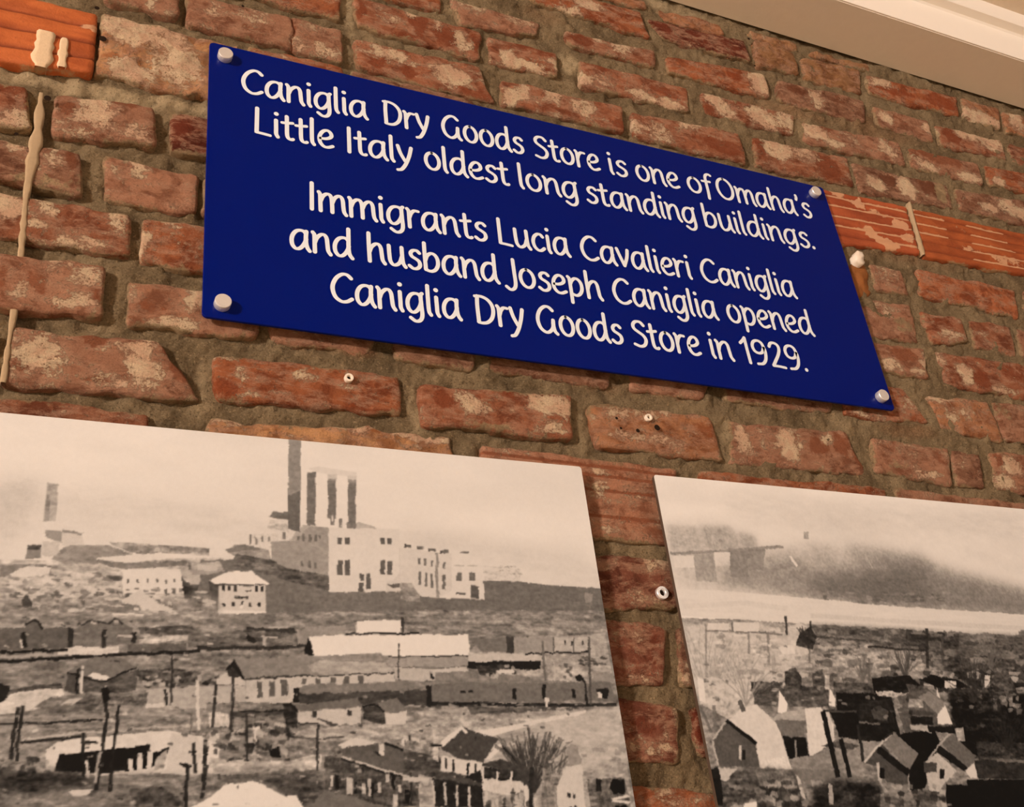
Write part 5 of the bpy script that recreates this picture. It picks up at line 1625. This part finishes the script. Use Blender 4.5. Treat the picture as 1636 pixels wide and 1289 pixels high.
def spline(pts, sub=5):
    if len(pts) < 3:
        return [np.array(p, float) for p in pts]
    p = [np.array(q, float) for q in pts]
    closed = np.allclose(p[0], p[-1])
    ext = [p[-2] if closed else 2 * p[0] - p[1]] + p + [p[1] if closed else 2 * p[-1] - p[-2]]
    o = []
    for i in range(1, len(ext) - 2):
        a, b, c, d = ext[i - 1:i + 3]
        for k in range(sub):
            t = k / sub
            o.append(.5 * ((2 * b) + (-a + c) * t + (2 * a - 5 * b + 4 * c - d) * t * t + (-a + 3 * b - 3 * c + d) * t ** 3))
    o.append(p[-1])
    return o


class Letters:
    def __init__(s):
        s.v, s.f = [], []
        s.k = 0

    def stroke(s, pts, fx, fz, X, Z, w):
        """ribbon with round ends; fx, fz metres per unit"""
        s.k += 1
        y = YS - 0.0005 - (s.k % 4) * 0.00004
        q = [np.array((X + a * fx, Z + b * fz)) for a, b in spline(pts)]
        n = len(q)
        dot = np.linalg.norm(q[-1] - q[0]) < w * .3 and n < 3
        if dot:
            base = len(s.v)
            c = (q[0] + q[-1]) / 2
            s.v.append((c[0], y, c[1]))
            m = 14
            for i in range(m):
                a = 2 * math.pi * i / m
                s.v.append((c[0] + w * .62 * math.cos(a), y, c[1] + w * .62 * math.sin(a)))
            for i in range(m):
                s.f.append((base, base + 1 + i, base + 1 + (i + 1) % m))
            return
        L, Rr = [], []
        for i in range(n):
            d = q[min(i + 1, n - 1)] - q[max(i - 1, 0)]
            if n > 6 and np.allclose(q[0], q[-1]) and i in (0, n - 1):
                d = q[1] - q[-2]
            d = d / (np.linalg.norm(d) + 1e-9)
            ww = w * (.80 + .24 * abs(d[1])) / 2
            nn = np.array((-d[1], d[0]))
            L.append(q[i] + nn * ww)
            Rr.append(q[i] - nn * ww)
        base = len(s.v)
        for a, b in zip(L, Rr):
            s.v.append((a[0], y, a[1]))
            s.v.append((b[0], y, b[1]))
        for i in range(n - 1):
            k = base + 2 * i
            s.f.append((k, k + 2, k + 3, k + 1))
        for (c, d) in ((q[0], q[0] - q[1]), (q[-1], q[-1] - q[-2])):
            d = d / (np.linalg.norm(d) + 1e-9)
            ww = w * (.80 + .24 * abs(d[1])) / 2
            a0 = math.atan2(d[1], d[0])
            cb = len(s.v)
            s.v.append((c[0], y, c[1]))
            for i in range(9):
                a = a0 - math.pi / 2 + math.pi * i / 8
                s.v.append((c[0] + ww * math.cos(a), y, c[1] + ww * math.sin(a)))
            for i in range(8):
                s.f.append((cb, cb + 1 + i, cb + 2 + i))

    def word(s, text, xa, xb, zb, cap):
        adv = []
        x = 0
        for ch in text:
            adv.append(x)
            x += GL[ch][0] + 5.5
        right = max(p[0] for st in GL[text[-1]][1] for p in st) + adv[-1] + 5.5
        left = min(p[0] for st in GL[text[0]][1] for p in st) - 5.5
        fz = cap / 100
        fx = (xb - xa) / (right - left)
        for ch, a in zip(text, adv):
            for st in GL[ch][1]:
                s.stroke([(p[0] + a - left, p[1]) for p in st], fx, fz, xa, zb, cap * .129)

    def build(s):
        me = bpy.data.meshes.new('lettering')
        me.from_pydata(s.v, [], s.f)
        me.update()
        # face the room
        bmx = bmesh.new()
        bmx.from_mesh(me)
        bmx.faces.ensure_lookup_table()
        fl = [f for f in bmx.faces if f.normal.y > 0]
        bmesh.ops.reverse_faces(bmx, faces=fl)
        bmx.to_mesh(me)
        bmx.free()
        return add_child(link('lettering', me, None, M_WHITE))


def lx(px, py):
    return P(px, py, YS)[0]


CAPH = 0.0392
# word, left pixel (x, y at about mid height), right pixel
LINES = [
    (1.0070, [('Caniglia', (386, 128), (588.5, 186)), ('Dry', (611, 178), (687, 205)), ('Goods', (705, 198), (837, 240)), ('Store', (852, 232), (959, 268)),
              ('is', (971.5, 258), (1003, 278)), ('one', (1016, 278), (1085.5, 294)), ('of', (1098, 296), (1137.5, 288)), ("Omaha's", (1145, 303), (1296, 340))]),
    (0.9441, [('Little', (406.5, 208), (534, 234)), ('Italy', (555, 236), (659, 240)), ('oldest', (677.5, 255), (815, 296)), ('long', (829, 288), (922, 300)),
              ('standing', (937, 318), (1110, 340)), ('buildings.', (1123, 345), (1301, 393))]),
    (0.8417, [('Immigrants', (495, 325), (778, 374)), ('Lucia', (795, 375), (912, 406)), ('Cavalieri', (927, 395), (1105, 440)), ('Caniglia', (1118, 428), (1273, 472))]),
    (0.7787, [('and', (463, 387), (565.5, 411)), ('husband', (587.5, 410), (799, 450)), ('Joseph', (806, 452), (964, 477)), ('Caniglia', (978, 462), (1148.5, 508)), ('opened', (1161, 500), (1301, 532))]),
    (0.7139, [('Caniglia', (528.5, 460), (738.5, 507)), ('Dry', (759, 503), (837.5, 508)), ('Goods', (857, 512), (996, 545)), ('Store', (1009.5, 535), (1120.5, 563)),
              ('in', (1132, 545), (1173.5, 573)), ('1929.', (1183, 560), (1291.5, 588))]),
]
for zb, words in LINES:
    LT = Letters()
    for t, a, b in words:
        if t == '1929.':
            LT.word('1929', lx(*a), lx(1276, 570), zb, CAPH)
            X = lx(1286.5, 585)
            LT.stroke(GL['.'][1][0], .0004, .0004, X - .0036, zb, CAPH * .125)
            continue
        LT.word(t, lx(*a), lx(*b), zb, CAPH)
    LT.build()


# stand-off fixings
def lathe(name, prof, cx, cz, mat, seg=28):
    """prof: (radius, y)"""
    bmx = bmesh.new()
    rows = [[bmx.verts.new((cx + rr * math.cos(2 * math.pi * k / seg), y, cz + rr * math.sin(2 * math.pi * k / seg))) for k in range(seg)] for rr, y in prof]
    for a_, b_ in zip(rows[:-1], rows[1:]):
        for i in range(seg):
            j = (i + 1) % seg
            bmx.faces.new((a_[i], a_[j], b_[j], b_[i]))
    bmx.faces.new(rows[0])
    bmx.faces.new(rows[-1])
    bmesh.ops.recalc_face_normals(bmx, faces=bmx.faces)
    me_ = bpy.data.meshes.new(name)
    bmx.to_mesh(me_)
    bmx.free()
    me_.polygons.foreach_set('use_smooth', [len(p.vertices) == 4 and abs(p.normal.y) < .3 for p in me_.polygons])
    return link(name, me_, None, mat)


for (px, py) in ((361, 84), (357, 480), (1305, 304.5), (1412.5, 630.5)):
    cx_, cz_ = P(px, py, YS - .009)
    cap = lathe('standoff_cap', [(.0088, YS - .0001), (.0090, YS - .0006), (.0090, YS - .0086), (.0086, YS - .0092), (.0085, YS - .00925)], cx_, cz_, M_METAL)
    add_child(cap)
    add_child(lathe('standoff_barrel', [(.0075, YS + .004), (.0078, YS + .0045), (.0078, -.001), (.006, .004)], cx_, cz_, M_METAL, 20))

# ------------------------------------------------------------------ odds and ends on the bricks
def ribbon(name, pts, mat, th=.0025, seed=1, back=.004, lift=-.0057):
    """raised irregular strip: pts = (px, py, half width in m)"""
    q = []
    for (x0, y0, w0), (x1, y1, w1) in zip(pts[:-1], pts[1:]):
        for k in range(8):
            t = k / 8
            q.append((x0 + (x1 - x0) * t, y0 + (y1 - y0) * t, w0 + (w1 - w0) * t))
    q.append(pts[-1])
    C = [np.array(P(x, y, -.004)) for x, y, _ in q]
    n = len(C)
    ks = [-1.0, -.99, -.5, 0, .5, .99, 1.0]
    X = np.zeros((n, 7))
    Y = np.zeros((n, 7))
    Z = np.zeros((n, 7))
    for i in range(n):
        d = C[min(i + 1, n - 1)] - C[max(i - 1, 0)]
        d = d / np.linalg.norm(d)
        nn = np.array((-d[1], d[0]))
        w = q[i][2] * (.6 + .8 * float(vnoise(C[i][0], C[i][1], 160, seed)))
        if i in (0, n - 1):
            w *= .7
        for j, k in enumerate(ks):
            c = C[i] + nn * w * k
            X[i, j], Z[i, j] = c
            Y[i, j] = back if j in (0, 6) else lift - th * (1 - k * k)
    return link(name, grid_mesh(name, X, Y, Z), None, mat)


tag(ribbon('plaster_run', [(66, 150, .003), (60, 215, .0052), (48, 275, .0062), (41, 318, .003), (34, 400, .0032), (22, 500, .0030), (12, 560, .0022), (5, 612, .003)], M_DRIP, .0006, 3),
    'thin pale vertical run of plaster crossing bricks at the far left', 'plaster')
tag(ribbon('mortar_run', [(1450, 326, .0035), (1456, 350, .003), (1466, 385, .0045), (1473, 410, .003)], M_DRIP, .002, 9, lift=-.0085),
    'pale mortar run over the joint between two ribbed orange tiles', 'mortar')
tag(ribbon('paint_patch', [(74, 55, .0105), (70, 80, .010), (64, 112, .0085)], M_PAINT, .0003, 5, lift=-.0096), 'broader of two pale paint dabs on the orange tile', 'paint')
tag(ribbon('paint_patch.001', [(103, 66, .0055), (100, 88, .0048), (98, 112, .005)], M_PAINT, .0003, 6, lift=-.0096), 'narrower of two pale paint dabs on the orange tile', 'paint')


def anchor(px, py, rad, label, mat, ring=True):
    cx_, cz_ = P(px, py, -.008)
    root = bpy.data.objects.new('wall_anchor', None)
    COL.objects.link(root)
    root.location = (cx_, -.004, cz_)
    tag(root, label, 'wall anchor')
    inv = Matrix.Translation(-Vector(root.location))
    o = lathe('collar', [(rad * .9, .002), (rad, -.008), (rad * .95, -.0098), (rad * .55, -.0098), (rad * .48, -.0075), (rad * .45, -.003)], cx_, cz_, mat, 18)
    add_child(o, root, inv)
    o = lathe('screw_hole_shade', [(rad * .47, -.0062), (rad * .3, -.0058), (rad * .05, -.005)], cx_, cz_, M_DARK, 12)  # dark disc puts the shade of the screw opening into colour
    add_child(o, root, inv)
    return root


anchor(557.5, 603.5, .0052, 'white plastic wall plug in the orange-red brick above the left print', M_PLASTIC)
anchor(1036, 667, .0048, 'shiny wall plug in the cracked tan brick, beside a dark drill hole', M_PLASTIC)
anchor(1058, 947, .0078, 'grey metal ring anchor in the brick between the two prints', M_METAL)
h = lathe('hole_shade_disc', [(.0042, -.0088), (.0032, -.0085), (.0005, -.0078)], *P(1050, 683, -.0088), M_DARK, 14)  # closed dark disc, its colour stands for the shade in the hole
h.parent = WALL

for (px, py, rr) in ((164, 62, .0045), (155, 13, .003), (76, 157, .004), (26, 214, .0022), (388, 10, .002), (1196, 62, .0028), (985, 668, .002), (992, 684, .0018), (1019, 688, .0028), (1206, 105, .002)):
    h = lathe('hole_shade_disc', [(rr, -.0098), (rr * .8, -.0093), (rr * .2, -.0085)], *P(px, py, -.0095), M_DARK, 9)  # small dark discs on the face, coloured as the shade of holes
    h.parent = WALL

# plugged timber end beside the plaque
wroot = bpy.data.objects.new('wood_plug', None)
COL.objects.link(wroot)
wx, wz = P(1380, 436)
wroot.location = (wx, 0, wz)
tag(wroot, 'old wooden plug with a white plaster top, just right of the plaque', 'wood plug')
winv = Matrix.Translation(-Vector(wroot.location))


def lump(name, quad, depth, mat, seed, step=.004):
    me_ = brick_mesh(quad, seed, proud=depth, rnd=.008, jit=.004, bulge=.005, step=step)
    me_.name = name
    o = link(name, me_, None, mat)
    return add_child(o, wroot, winv)


lump('timber_end', [(1360, 416), (1384, 420), (1397, 470), (1370, 472)], .007, M_WOOD, 41)
lump('plaster_cap', [(1364, 400), (1379, 402), (1386, 424), (1371, 421)], .014, M_PLASTIC, 43, .003)
